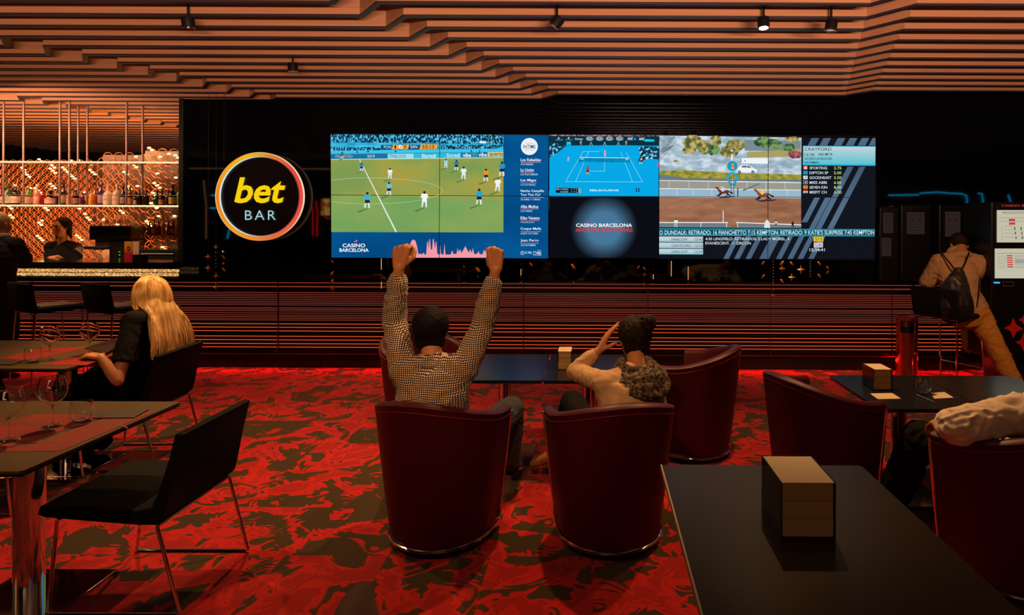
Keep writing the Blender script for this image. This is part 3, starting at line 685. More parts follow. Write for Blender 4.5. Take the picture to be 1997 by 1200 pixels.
# odds board, ticker and race list
O = Flat(onY(YS), .0001)
O.poly(k3([(1258, 122), (1875, 128), (1864, 888), (1252, 884)]), '12161f'); O.poly(k3([(66, 880), (1864, 890), (1860, 1140), (66, 1134)]), '11141c')
st = noisy('board_stripe', lin('3f556c'), lin('5a7590'), 1.0, .3, .7, 1)
for x in (1340, 1440, 1560, 1660, 1760, 1850): O.poly(k3([(x, 126), (min(1873, x + 62), 126), (min(1873, x + 30), 188), (x - 34, 188)]), st)
def stripes(x0, w_, y0, y1, sl=.52):
    O.poly(k3([(x0, y0), (x0 + w_, y0), (x0 + w_ - (y1 - y0) * sl, y1), (x0 - (y1 - y0) * sl, y1)]), st)
stripes(1455, 48, 620, 884); stripes(1365, 48, 620, 830)
for x in (1640, 1740): stripes(x, 50, 366, 884)
for x in (730, 820, 915, 1030, 1170, 1265, 1350, 1440): stripes(x - 30, 80 if x == 1030 else 45, 948, 1136)
O.poly(k3([(1268, 190), (1875, 194), (1872, 358), (1266, 354)]), '2fb4d4')
for i in range(10):
    f = i / 9; O.poly(k3([(1272, 197 + i * 14.6), (1870, 200 + i * 14.6), (1870, 200 + (i + 1) * 14.6), (1272, 197 + (i + 1) * 14.6)]), '%02x%02x%02x' % (int(196 - 100 * f), int(210 - 14 * f), int(214 - 2 * f)), i > 0)
for s, y0, y1, x1 in (('CRAYFORD', 205, 232, 1505), ('12:36', 252, 275, 1364), ('ACERCANDOSE', 288, 308, 1508), ('NORMAL', 320, 340, 1406)): T(O, K3, s, 1281, y0, x1, y1, '1a2c46', bold=0.0054)
T(O, K3, '380 MTR', 1394, 252, 1516, 273, '1a2c46', bold=0.0054)
cs = [('e86070', '1', 'SPORTING', 1470, '2.75'), ('18a8d0', '2', 'DIPTON SP', 1478, '5.00'), ('dfe6ea', '3', 'GOODHEART', 1505, '3.50'), ('16283c', '4', 'MISS ABBI', 1466, '6.00'), ('f08a30', '5', 'SEVEN KIN', 1470, '8.00'), ('e8e8ee', '6', 'MISFIT CH', 1464, '6.00')]
for i, (c, n_, s, x1, od) in enumerate(cs):
    y = 362 + i * 40.5; O.poly(k3([(1270, y - 2), (1306, y - 2), (1306, y + 27), (1270, y + 27)]), c if i != 3 else 'c0d0dc')
    if i == 3: O.poly(k3([(1273, y), (1303, y), (1303, y + 25), (1273, y + 25)]), c)
    if i == 5: O.poly(k3([(1270, y - 2), (1306, y - 2), (1306, y + 7), (1270, y + 7)]), 'd04858'); O.poly(k3([(1270, y + 19), (1306, y + 19), (1306, y + 27), (1270, y + 27)]), '304860')
    T(O, K3, n_, 1282, y + 3, 1296, y + 22, 'f4f4f4' if i in (0, 3) else '203040', bold=0.009)
    T(O, K3, s, 1322, y + 3, x1, y + 26, 'cfdde6', bold=0.009); T(O, K3, od, 1526, y + 3, 1588, y + 26, 'c4dc7c', bold=0.0045)
O.poly(k3([(66, 880), (1866, 888), (1864, 948), (66, 942)]), '1798b0'); O.poly(k3([(66, 890), (1866, 898), (1864, 938), (66, 932)]), '0a4c62')
T(O, K3, 'O DUNDALK: RETIRADO: 16 FIANCHETTO 7:15 KEMPTON: RETIRADO: 9 KATIE\'S SURPRISE 7:45 KEMPTON', 68, 897, 1862, 933, 'd4eef4', bold=0.0081)
for i, (s, tm) in enumerate((('HARLOW', '12:43'), ('CRAYFORD', '12:52'), ('HARLOW', '12:59'))):
    y = 948 + i * 51.5; O.poly(k3([(66, y), (432, y + 2), (432, y + 46), (66, y + 44)]), 'c4d0d6'); O.poly(k3([(66, y + 28), (430, y + 29), (430, y + 46), (66, y + 44)]), 'a8c4cc'); O.poly(k3([(66, y + 44), (430, y + 46), (430, y + 49), (66, y + 47)]), '2aa0c0')
    T(O, K3, s, 170, y + 14, 332 if s == 'CRAYFORD' else 303, y + 36, '303c48'); T(O, K3, tm, 362, y + 14, 428, y + 36, '303c48')
T(O, K3, '4:30 LINGFIELD: RETIRADOS: 2 LADY MOREL, 4', 451, 957, 1152, 984, 'd8e4ea', bold=0.0054); T(O, K3, 'EVANESCENT, 11 ZIRCON', 452, 993, 830, 1020, 'd8e4ea', bold=0.0054)
O.poly(k3([(1355, 950), (1437, 950), (1436, 992), (1355, 992)]), 'f0c820'); T(O, K3, 'SIS', 1368, 956, 1428, 984, '302810', bold=0.0054, space=1.25)
O.poly(k3([(1357, 1000), (1433, 1000), (1432, 1040), (1357, 1040)]), 'd8dce4'); T(O, K3, 'GBI', 1367, 1007, 1425, 1034, 'a83c6c', bold=0.00675); T(O, K3, '12:34:41', 1320, 1048, 1448, 1072, 'd8e8ee', bold=0.01125)
O.put('odds_board', vw)
S_ = MB()
for x in cols[1:5]: p = at(x, 262, YS); q = at(x, 506, YS); S_.box2((p.x - .003, YS - .009, q.z + .01), (p.x + .003, YS - .0075, p.z - .005))
p = at(645, 383, YS); q = at(1705, 386.5, YS); S_.box2((p.x, YS - .009, (p.z + q.z) / 2 + .009 - .003), (q.x, YS - .0075, (p.z + q.z) / 2 + .009 + .003)); put('panel_seams', S_, black_matt, vw)

# ---------------------------------------------------------------- round sign
sp = at(507, 383.5, 6.70); sg = thing('round_sign', 'round illuminated sign reading bet BAR with a yellow to red ring', 'sign', (sp.x, YW, sp.z))
R0 = 85.5 / 1200 * 6.70
MR = Matrix.Rotation(radians(90), 3, 'X')
d = MB(); d.lathe([(0, -.0), (R0 * .97, 0), (R0 * .97, .085), (0, .085)], (sp.x, 6.71 + .085, sp.z), 64, M=MR); put('drum', d, mat('sign_face', (.006, .003, .005), .35), sg, True)
def ring(r, w_, name, stops, y, th=.012, es=1.0):
    m = plain(name, (1, 1, 1), es); nt, lk = m.node_tree.nodes, m.node_tree.links; e = nt['Emission']
    tc = N(nt, 'ShaderNodeTexCoord'); mp = N(nt, 'ShaderNodeMapping'); mp.inputs['Location'].default_value = (-sp.x, 0, -sp.z); lk.new(tc.outputs['Object'], mp.inputs[0])
    sx = N(nt, 'ShaderNodeSeparateXYZ'); lk.new(mp.outputs[0], sx.inputs[0])
    at2 = N(nt, 'ShaderNodeMath', operation='ARCTAN2'); lk.new(sx.outputs[2], at2.inputs[0]); lk.new(sx.outputs[0], at2.inputs[1])
    ma = N(nt, 'ShaderNodeMath', operation='MULTIPLY_ADD'); ma.inputs[1].default_value = 1 / (2 * pi); ma.inputs[2].default_value = .5; lk.new(at2.outputs[0], ma.inputs[0])
    r_ = N(nt, 'ShaderNodeValToRGB'); el = r_.color_ramp.elements
    el[0].position = stops[0][0]; el[0].color = (*lin(stops[0][1]), 1); el[1].position = stops[-1][0]; el[1].color = (*lin(stops[-1][1]), 1)
    for p, c in stops[1:-1]: k = el.new(p); k.color = (*lin(c), 1)
    lk.new(ma.outputs[0], r_.inputs[0]); lk.new(r_.outputs[0], e.inputs[0])
    b = MB(); n = 96; vs = []; fs = []
    for k in range(n):
        a = 2 * pi * k / n
        for rr, yy in ((r - w_ / 2, y), (r + w_ / 2, y), (r + w_ / 2, y + th), (r - w_ / 2, y + th)): vs.append((sp.x + rr * cos(a), yy, sp.z + rr * sin(a)))
    for k in range(n):
        for q in range(4): fs.append((k * 4 + q, k * 4 + (q + 1) % 4, ((k + 1) % n) * 4 + (q + 1) % 4, ((k + 1) % n) * 4 + q))
    b.add(vs, fs); return b, m
# angle stops run from the left (0) through below (.25), right (.5), above (.75)
b, m = ring(R0 * .955, R0 * .085, 'sign_ring_outer', [(0, 'f07a20'), (.15, 'f0a018'), (.3, 'e86a3c'), (.45, 'e85048'), (.62, 'e04a44'), (.72, 'e0862c'), (.80, 'f4b814'), (.92, 'f0a010'), (1, 'f07a20')], 6.695, .02, 1.0); put('outer_ring', b, m, sg, True)
b, m = ring(R0 * 1.003, R0 * .013, 'sign_ring_edge', [(0, 'f4c890'), (.3, 'd87838'), (.5, 'f4e0b8'), (.7, 'f0d8a0'), (.85, 'd88a18'), (1, 'f4c890')], 6.69, .025, 1.0); put('edge_ring', b, m, sg, True)
b, m = ring(R0 * .905, R0 * .013, 'sign_ring_inner', [(0, 'd8e8e4'), (.2, 'c8dce0'), (.33, '602028'), (.5, '803038'), (.68, '402028'), (.78, 'b8dce0'), (1, 'd8e8e4')], 6.685, .02, 1.0); put('inner_ring', b, m, sg, True)
TX = Flat(onY(6.695), .001, 1.0); KS = lambda cx, cy: (350 + cx / 4, 280 + cy / 4)
T(TX, KS, 'bet', 428, 264, 826, 466, 'f8d010', bold=.022, shear=.22); TX.put('bet_lettering', sg)
TX = Flat(onY(6.695), .001, 1.0); T(TX, KS, 'BAR', 512, 522, 750, 596, 'a8d4dc', bold=-.006, space=1.3); TX.put('bar_lettering', sg)
# ---------------------------------------------------------------- furniture materials
leather = bump(mat('burgundy_leather', (.046, .0012, .007), .46, spec=.32), 260, .10, .001)
leather_in = bump(mat('burgundy_leather_inner', (.15, .006, .018), .46, spec=.35), 260, .10, .001)
black_fabric = bump(mat('black_chair_fabric', (.004, .0035, .004), .8, spec=.15), 300, .2, .001)
taupe_fabric = bump(mat('taupe_fabric', (.24, .18, .12), .8, spec=.2, sheen=.1), 260, .3, .001)
table_brown = bump(mat('dark_brown_laminate', (.066, .044, .010), .42, spec=.45), 220, .15, .001)
table_black = bump(mat('black_laminate', (.010, .009, .011), .24, spec=.5), 240, .06, .0005)
table_edge = mat('table_edge', (.012, .010, .010), .35)
paper = mat('napkin_paper', (.62, .50, .36), .85, spec=.2)
acrylic = mat('dark_acrylic', (.012, .008, .006), .12, spec=.6)
glass = mat('clear_glass', (1, 1, 1), .0, trans=1.0, ior=1.45)
placemat_m = mat('red_placemat', (.24, .024, .02), .65, spec=.3)

# ---------------------------------------------------------------- tub armchairs
def tub(name='tub_armchair'):
    t = thing(name, 'x', 'armchair', (0, 0, 0), 0, 'burgundy tub armchairs')
    HB, HA = .775, .655            # rim height at the back and at the arm fronts
    def plan(u, R):                # u -1..1 ; half circle then straight arms
        arc = R * pi / 2; st = .14; s = u * (arc + st)
        if abs(s) <= arc: th = s / R; return Vector((R * sin(th), -R * cos(th), 0)), Vector((sin(th), -cos(th), 0))
        sg = 1 if s > 0 else -1; return Vector((sg * R, abs(s) - arc, 0)), Vector((sg, 0, 0))
    def sect(u):
        a = min(1, abs(u) * 1.02); top = HB - (HB - HA) * (a * a * (3 - 2 * a)); P = []
        def rad(z): return .255 + .085 * (max(0, z - .05) / .72) ** .85
        outer = [.055, .12, .25, .40, .55, top - .03]
        for z in outer: P.append((rad(z), z))
        rt = rad(top); P += [(rt + .001, top - .012), (rt - .010, top), (rt - .035, top + .004), (rt - .058, top - .006), (rt - .066, top - .025)]
        for z in (.55, .42, .30): P.append((rad(z) - .068, z))
        P.append((rad(.28) - .10, .24)); P.append((rad(.1) - .08, .10)); P.append((.16, .058))
        out = []
        for r, z in P:
            p, n = plan(u, .34); out.append(Vector((p.x, p.y, z)) - n * (.34 - r))
        return out
    mb = MB(); nu = 48; vs = []; fs = []; L = None
    for i in range(nu + 1):
        s = sect(-1 + 2 * i / nu); L = len(s); vs += s
    for i in range(nu):
        for k in range(L): fs.append((i * L + k, i * L + (k + 1) % L, (i + 1) * L + (k + 1) % L, (i + 1) * L + k))
    fs.append(tuple(reversed(range(L)))); fs.append(tuple(nu * L + k for k in range(L)))
    mb.add(vs, fs); put('shell', mb, leather, t, True, ang=50)
    c = MB(); pr = [(0, .20), (.22, .20), (.245, .23), (.25, .36), (.235, .405), (.20, .42), (0, .43)]
    c.lathe(pr, (0, .015, 0), 32); vs2 = [Vector(v) for v in c.v]
    c.v = [(v.x * .98, v.y * 1.0 + (.05 if v.y > 0 else 0), v.z) for v in vs2]
    put('seat_cushion', c, leather_in, t, True, ang=50)
    p = MB(); path = []
    for i in range(nu + 1):
        s = sect(-1 + 2 * i / nu); q = s[5]; q2 = s[4]; path.append(q + (q2 - q).normalized() * .012 + Vector((q.x, q.y, 0)).normalized() * .0015)
    p.tube(path, .0028, 6); put('piping', p, leather_in, t, True)
    f = MB(); bot = []
    for i in range(nu + 1):
        s = sect(-1 + 2 * i / nu); q = s[0]; n = Vector((q.x, q.y, 0)).normalized(); bot.append(Vector((q.x, q.y, .045)) + n * .006)
    e0 = [s + Vector((0, .008, 0)) for s in (sect(-1)[5], sect(-1)[3], sect(-1)[1])]; e1 = [s + Vector((0, .008, 0)) for s in (sect(1)[1], sect(1)[3], sect(1)[5])]
    f.tube(e0 + [bot[0] + Vector((0, .004, .01))] + bot + [bot[-1] + Vector((0, .004, .01))] + e1, .0085, 8)
    put('frame', f, chrome, t, True, label='chrome tube frame')
    b = MB(); b.lathe([(0, .0), (.24, .0), (.245, .008), (.20, .016), (.05, .03), (.05, .20), (0, .20)], (0, 0, 0), 40); put('base', b, mat('base_lacquer', (.05, .006, .008), .2, .6), t, True)
    return t
tub0 = tub()
def tub_at(x, y, face, label, first=[True]):
    rz = math.atan2(-face[0], face[1])
    if first[0]: first[0] = False; tub0.location = (x, y, 0); tub0.rotation_euler = (0, 0, rz); tub0['label'] = label; return tub0
    return dup(tub0, (x, y, 0), rz, label)
tub_at(-.79, 3.21, (.22, 1), 'burgundy leather tub armchair the cheering man sits in')
tub_at(.085, 3.20, (-.25, 1), 'burgundy leather tub armchair the woman with the bun sits in')
tub_at(-1.30, 4.72, (.75, -.75), 'burgundy tub armchair behind the cheering man, on the far side of the middle tables')
tub_at(.70, 4.38, (-.9, .42), 'empty burgundy tub armchair just right of the woman with the bun')
tub_at(1.335, 3.60, (.93, .38), 'empty burgundy tub armchair at the left end of the right table pair')
tub_at(1.93, 2.84, (-.28, 1), 'burgundy tub armchair at the right edge under the beige sleeve')

# ---------------------------------------------------------------- tables
def table(x0, x1, y0, y1, z, name, label, group, top_m, px=None, plate=.20, bev=.003, py=None, pole_r=.045):
    cx = (x0 + x1) / 2 if px is None else px; cy = (y0 + y1) / 2 if py is None else py
    t = thing(name, label, 'table', (cx, cy, 0), 0, group)
    b = MB(); c = .012; b.prism([(x0 + c, y0), (x1 - c, y0), (x1, y0 + c), (x1, y1 - c), (x1 - c, y1), (x0 + c, y1), (x0, y1 - c), (x0, y0 + c)], z - .010, z)
    put('tabletop', b, top_m, t)
    e = MB(); e.prism([(x0 + .006, y0 + .006), (x1 - .006, y0 + .006), (x1 - .006, y1 - .006), (x0 + .006, y1 - .006)], z - .022, z - .010); put('edge_band', e, table_edge, t)
    p = MB(); p.lathe([(pole_r, .012), (pole_r, z - .03), (pole_r + .03, z - .022)], (cx, cy, 0), 28); put('column', p, chrome, t, True)
    q = MB(); q.box((cx, cy, .006), (plate * 2, plate * 2, .012), 0, .003); put('base_plate', q, mat('steel_plate', (.5, .48, .47), .08, 1.0), t)
    return t
table(-3.45, -2.006, 2.158, 2.99, .75, 'dining_table', 'dark brown dining table at the left, nearest to the viewer, with red placemats', 'dining tables at the left', table_brown, px=-2.42, py=2.64, plate=.215, pole_r=.055)
table(-4.75, -3.12, 3.63, 4.46, .75, 'dining_table', 'dark brown dining table the blonde woman sits at', 'dining tables at the left', table_brown, px=-3.46, plate=.22, pole_r=.05)
table(-.905, -.330, 3.91, 4.67, .62, 'lounge_table', 'low black table unit left of the seam, in front of the cheering man', 'low black middle tables', table_black)
table(-.326, .25, 3.91, 4.67, .62, 'lounge_table', 'low black table unit carrying the small napkin box in the middle', 'low black middle tables', table_black)
table(1.555, 2.145, 3.35, 4.08, .62, 'lounge_table', 'low black table unit with glass, papers and napkin box at the right', 'low black right tables', table_black, px=1.84)
table(2.150, 2.76, 3.35, 4.08, .62, 'lounge_table', 'bare low black table unit running out at the right edge', 'low black right tables', table_black)
ft = table(.285, 1.118, 1.30, 2.572, .62, 'lounge_table', 'large low black table in the right foreground carrying the big napkin box', 'low black foreground table', bump(mat('brown_black_laminate', (.016, .010, .004), .32, spec=.15), 220, .15, .001))
put('edge_trim', MB().box2((.279, 1.30, .600), (.285, 2.572, .621)), mat('pale_edge', (.35, .25, .15), .4), ft, label='pale left edge')

# ---------------------------------------------------------------- sled chairs (face -X locally)
def sled_chair(name, fab, label, group):
    t = thing(name, label, 'chair', (0, 0, 0), 0, group)
    # seat shell side profile in x-z, width along y
    W = .25; prof = [(-.255, .425), (-.245, .450), (-.05, .452), (.16, .440), (.215, .452), (.238, .50), (.275, .62), (.320, .755), (.345, .748), (.315, .62), (.278, .47), (.262, .40), (.235, .375), (.16, .375), (-.05, .390), (-.23, .405)]
    seat_i = list(range(0, 5)) + [11, 12, 13, 14, 15]; back_i = [4, 5, 6, 7, 8, 9, 10, 11]
    def ext(idx, w0):
        mb = MB(); n = len(idx); vs = []
        for s, sw in ((-1, 1.0), (-.97, 1.0), (.97, 1.0), (1, 1.0)):
            for i in idx:
                x, z = prof[i]; inset = .006 if abs(s) == 1 else 0
                cxm = sum(prof[j][0] for j in idx) / n; czm = sum(prof[j][1] for j in idx) / n
                vs.append((x + (inset if x < cxm else -inset), s * w0, z + (inset if z < czm else -inset)))
        fs = [tuple(range(n)), tuple(3 * n + k for k in reversed(range(n)))]
        for r in range(3):
            for k in range(n): fs.append((r * n + k, r * n + (k + 1) % n, (r + 1) * n + (k + 1) % n, (r + 1) * n + k))
        return mb.add(vs, fs)
    put('seat', ext(seat_i, W), fab, t, True, ang=35); put('backrest', ext(back_i, W), fab, t, True, ang=35)
    y = W - .002
    for q in ((.24, .372), (-.17, .395)): f = MB(); f.tube([(q[0], -y, q[1]), (q[0], y, q[1])], .007); put('cross_rod', f, chrome, t, True)
    for s in (-1, 1):
        g = MB(); g.tube([(.24, s * y, .372), (.330, s * y, .030), (.336, s * y, .014), (.322, s * y, .008), (-.20, s * y, .008), (-.212, s * y, .014), (-.208, s * y, .03), (-.17, s * y, .395)], .0075)
        put('sled_leg', g, chrome, t, True)
    return t
ch = sled_chair('dining_chair', black_fabric, 'empty black sled-leg dining chair beside the nearest dining table', 'black sled-leg dining chairs')
ch.location = (-2.035, 2.78, 0)
dup(ch, (-3.165, 4.20, 0), radians(3), 'black sled-leg dining chair the blonde woman sits in')
dup(ch, (-3.62, 3.0, 0), radians(180), 'black sled-leg dining chair mostly hidden left of the nearest dining table, only its rods showing')
dup(ch, (-3.42, 3.62, 0), radians(182), 'black sled-leg dining chair tucked under the blonde woman\'s table from the near side')
ch2 = thing('upholstered_chair', 'taupe padded chair whose rounded backrest edge rises at the bottom of the frame', 'chair', (-.42, 1.33, 0))
b = MB(); b.loft([(-.560, 1.42, .745), (-.548, 1.42, .67), (-.52, 1.42, .50), (-.51, 1.42, .38)], [(.026, .10), (.034, .12), (.045, .14), (.05, .14)], side=(1, 0, 0), n=28); put('backrest', b, taupe_fabric, ch2, True)
b = MB(); b.box((-.34, 1.34, .40), (.46, .46, .10), 0, .04); put('seat', b, taupe_fabric, ch2, True)
for sx in (-.52, -.15):
    for sy in (1.15, 1.53): b = MB(); b.tube([(sx, sy, .36), (sx, sy, 0)], [.016, .010], 10); put('leg', b, chrome, ch2, True)

# ---------------------------------------------------------------- bar stools (face -X locally)
def stool(label):
    t = thing('bar_stool', label, 'bar stool', (0, 0, 0), 0, 'black bar stools')
    s = MB(); s.box((0, 0, .775), (.42, .44, .05), 0, .02); put('seat', s, black_fabric, t, True)
    c = MB(); c.box((-.02, 0, .803), (.30, .34, .012), 0, .005); put('seat_pad', c, mat('grey_seat_pad', (.16, .12, .09), .6), t, True)
    b = MB(); b.box((.215, 0, .90), (.035, .45, .27), 0, .014, M=Matrix.Rotation(radians(10), 3, 'Y')); put('backrest', b, black_fabric, t, True)
    for sy in (-1, 1):
        l = MB(); l.tube([(.19, sy * .20, .75), (.23, sy * .215, .008), (-.22, sy * .215, .008), (-.17, sy * .20, .75)], .008); put('sled_leg', l, chrome, t, True)
    f = MB(); f.tube([(-.205, -.21, .28), (-.205, .21, .28)], .008); put('footrest', f, chrome, t, True); f = MB(); f.tube([(.19, -.2, .75), (.19, .2, .75)], .008); put('cross_rod', f, chrome, t, True)
    return t
st = stool('black bar stool at the bar, partly behind the blonde woman'); st.location = (-4.56, 5.95, 0); st.rotation_euler = (0, 0, radians(245))
dup(st, (-5.26, 5.95, 0), radians(243), 'black bar stool at the bar, nearer the left edge')
dup(st, (3.34, 5.80, 0), radians(208), 'black bar stool the man with the drawstring bag perches on')

# ---------------------------------------------------------------- napkin boxes
def napkins(x0, x1, y0, y1, z, h, label):
    t = thing('napkin_box', label, 'napkin box', ((x0 + x1) / 2, (y0 + y1) / 2, z), 0, 'acrylic napkin boxes')
    s = MB()
    for X in (x0, x1 - .004): s.box2((X, y0 - .002, z), (X + .004, y1 + .002, z + h + .004))
    s.box2((x0, y0 - .002, z), (x1, y1 + .002, z + .004)); put('holder', s, acrylic, t)
    n = MB(); m = 3; zz = z + .005; hh = (h - .006) / m; random.seed(int(x0 * 1000))
    for i in range(m):
        j = random.uniform(-.0015, .0015); n.box2((x0 + .006 + j, y0 + .001 + j, zz + i * hh), (x1 - .006 + j, y1 - .001, zz + (i + .985) * hh), .003)
    put('napkin_stack', n, mat('napkin_shaded', (.34, .21, .10), .8, spec=.2), t)  # shaded copy of the napkin paper: the dim front is put into its colour
    q = MB(); q.box2((x0 + .003, y0, z + h), (x1 - .003, y1, z + h + .003), .001); put('top_napkin', q, paper, t)
napkins(.600, .777, 1.975, 2.195, .62, .178, 'big napkin box on the foreground table')
p = onz(1087, 722, .62); napkins(p.x, p.x + .098, p.y - .0, p.y + .15, .62, .125, 'small napkin box on the middle tables')
p = onz(1703, 762, .62); t = napkins(p.x - .0, p.x + .115, p.y, p.y + .15, .62, .125, 'napkin box on the right table beside the glass')

# ---------------------------------------------------------------- placemats, slates, papers, pen
def slab(name, quad, z, th, m, label, cat, group=None, px=True, mark=None):
    P = [onz(a, b, z) if px else V(a, b, z) for a, b in quad]; c = sum(P, V(0, 0, 0)) / len(P); mb = MB(); n = len(P)
    mb.prism([(p.x, p.y) for p in P], z, z + th)
    if mark is None:
        o = put(name, mb, m); tag(o, label, cat, group); return o
    t = thing(name, label, cat, (c.x, c.y, z), 0, group); put('sheet', mb, m, t)
    k = MB()
    for (poly) in mark: k.prism([(onz(a, b, z).x, onz(a, b, z).y) for a, b in poly], z + th, z + th + .0004)
    put('printed_swirl', k, mat('placemat_print', (.15, .012, .012), .6), t); return t
def sw(cx, cy, rx, ry, a0, a1, w, n=18):
    o = [(cx + rx * cos(radians(a0 + (a1 - a0) * i / n)), cy + ry * sin(radians(a0 + (a1 - a0) * i / n))) for i in range(n + 1)]
    q = [(cx + (rx - w * sin(pi * i / n)) * cos(radians(a0 + (a1 - a0) * i / n)), cy + (ry - w * .35 * sin(pi * i / n)) * sin(radians(a0 + (a1 - a0) * i / n))) for i in range(1, n)]
    return o + q[::-1]
G_ = 'red printed placemats'
slab('placemat', [(-70, 848), (70, 808), (216, 811), (20, 872), (-90, 880)], .7502, .0012, placemat_m, 'red placemat under the wine glasses on the nearest dining table', 'placemat', G_, mark=[sw(40, 838, 90, 14, 170, 350, 18)])
slab('placemat', [(-30, 882), (120, 880), (304, 802), (240, 803), (64, 868)], .7502, .0012, placemat_m, 'red placemat with darker swirl at the near right end of the nearest dining table', 'placemat', G_, mark=[sw(190, 838, 60, 16, 170, 360, 20), sw(60, 868, 55, 9, 180, 350, 16)])
slab('placemat', [(0, 700), (70, 681), (163, 677), (168, 679), (60, 703)], .7502, .0012, placemat_m, 'red placemat at the far side of the blonde woman\'s table', 'placemat', G_, mark=[sw(80, 690, 40, 5, 170, 350, 6)])
slab('placemat', [(84, 712), (190, 682), (246, 684), (168, 713)], .7502, .0012, placemat_m, 'red placemat under the blonde woman\'s hand', 'placemat', G_, mark=[sw(180, 700, 40, 5, 170, 350, 6)])
slate = mat('slate_card', (.03, .026, .022), .5)
slab('slate_coaster', [(180, 817), (262, 816), (290, 800), (222, 801)], .7520, .004, slate, 'flat dark slate card at the corner of the nearest dining table', 'slate card')
slab('slate_coaster', [(-20, 712), (24, 712), (50, 703), (0, 702)], .7520, .004, slate, 'flat dark slate card at the left edge on the blonde woman\'s table', 'slate card')
slab('paper_sheet', [(1697, 768), (1740, 767), (1757, 778), (1712, 779)], .6202, .0008, paper, 'loose white paper left of the glass on the right table', 'paper')
slab('paper_sheet', [(1814, 767), (1842, 765), (1860, 776), (1822, 778)], .6202, .0008, paper, 'loose white paper right of the glass on the right table', 'paper')
a = onz(1788, 770, .6245); b = onz(1822, 785, .6245); pn = thing('pen', 'slim pen lying before the glass on the right table', 'pen', tuple(a))
put('barrel', MB().tube([a, a.lerp(b, .9)], .0042, 10), mat('pen_barrel', (.12, .12, .2), .25), pn, True); put('tip', MB().tube([a.lerp(b, .9), b], [.0042, .001], 10), chrome, pn, True)
# open tablet-like menu held by the blonde woman
mt = thing('menu_folder', 'black menu folder held open by the blonde woman', 'menu', (-3.35, 4.15, .78))
q = [at(165, 679, 4.02), at(222, 660, 4.25), at(243, 668, 4.22), at(204, 690, 3.97)]; nrm = (q[1] - q[0]).cross(q[3] - q[0]).normalized() * .004
mb = MB(); mb.add(q + [x + nrm for x in q], [(0, 1, 2, 3), (7, 6, 5, 4), (0, 4, 5, 1), (1, 5, 6, 2), (2, 6, 7, 3), (3, 7, 4, 0)]); put('cover', mb, mat('menu_black', (.01, .008, .01), .3), mt)
q2 = [x + nrm * 1.2 + (sum(q, V(0, 0, 0)) / 4 - x) * .06 for x in q]; mb = MB(); mb.add(q2 + [x + nrm * .3 for x in q2], [(0, 1, 2, 3), (7, 6, 5, 4), (0, 4, 5, 1), (1, 5, 6, 2), (2, 6, 7, 3), (3, 7, 4, 0)]); put('page', mb, mat('menu_page', (.03, .015, .02), .4), mt)

# ---------------------------------------------------------------- glasses
def shell(out, th):
    i = [(max(0.0, r - th), z + (th if k == 0 else 0)) for k, (r, z) in enumerate(out)]
    return out + i[::-1]
def wine_glass(label, loc, s=1.0):
    t = thing('wine_glass', label, 'wine glass', (0, 0, 0), 0, 'stemmed wine glasses')
    b = MB(); o = [(0, .093), (.010, .094), (.028, .104), (.044, .122), (.052, .142), (.053, .158), (.049, .180), (.043, .200), (.0415, .210)]
    b.lathe(shell([(r * s, z * s) for r, z in o], .0018), (0, 0, 0), 36, False, False); put('bowl', b, glass, t, True, ang=60)
    st_ = MB(); st_.lathe([(0, .0935 * s), (.006 * s, .092 * s), (.0038 * s, .08 * s), (.0035 * s, .03 * s), (.006 * s, .01 * s), (.0, .008 * s)], (0, 0, 0), 16); put('stem', st_, glass, t, True, ang=60)
    f = MB(); f.lathe([(0, .0), (.037 * s, 0), (.038 * s, .001), (.02 * s, .003), (.006 * s, .008 * s), (0, .008 * s)], (0, 0, 0), 32); put('foot', f, glass, t, True, ang=60)
    t.location = loc; return t
def tumbler(label, loc, s=1.0):
    t = thing('tumbler', label, 'tumbler', (0, 0, 0), 0, 'rounded tumblers')
    b = MB(); o = [(0, 0), (.020, .0), (.033, .010), (.0415, .030), (.043, .048), (.040, .070), (.0365, .088)]
    b.lathe(shell([(r * s, z * s) for r, z in o], .0015), (0, 0, 0), 36, False, False); put('bowl', b, glass, t, True, ang=60)
    q = MB(); q.lathe([(0, .0022), (.019 * s, .0022), (.031 * s, .011 * s), (.0, .012 * s)], (0, 0, 0), 32); put('thick_base', q, glass, t, True, ang=60)
    t.location = loc; return t
wg = wine_glass('large wine glass standing between the two placemats on the nearest dining table', onz(102, 832, .7515))
dup(wg, onz(16, 860, .7515), 0, 'large wine glass cut off by the left edge on the nearest dining table')
p = onz(97, 703, .7515); dup(wg, p, 0, 'wine glass on the blonde woman\'s table, the nearer to the left edge')
dup(wg, onz(175, 693, .7515), 0, 'wine glass on the blonde woman\'s table, right before her hand')
tb = tumbler('rounded tumbler beside the slate card on the nearest dining table', onz(159, 822, .7515))
dup(tb, onz(64, 706, .7515), 0, 'rounded tumbler on the blonde woman\'s table, left of the wine glasses')
dup(tb, onz(1801, 767, .621), 0, 'rounded tumbler on the low right table between the papers')

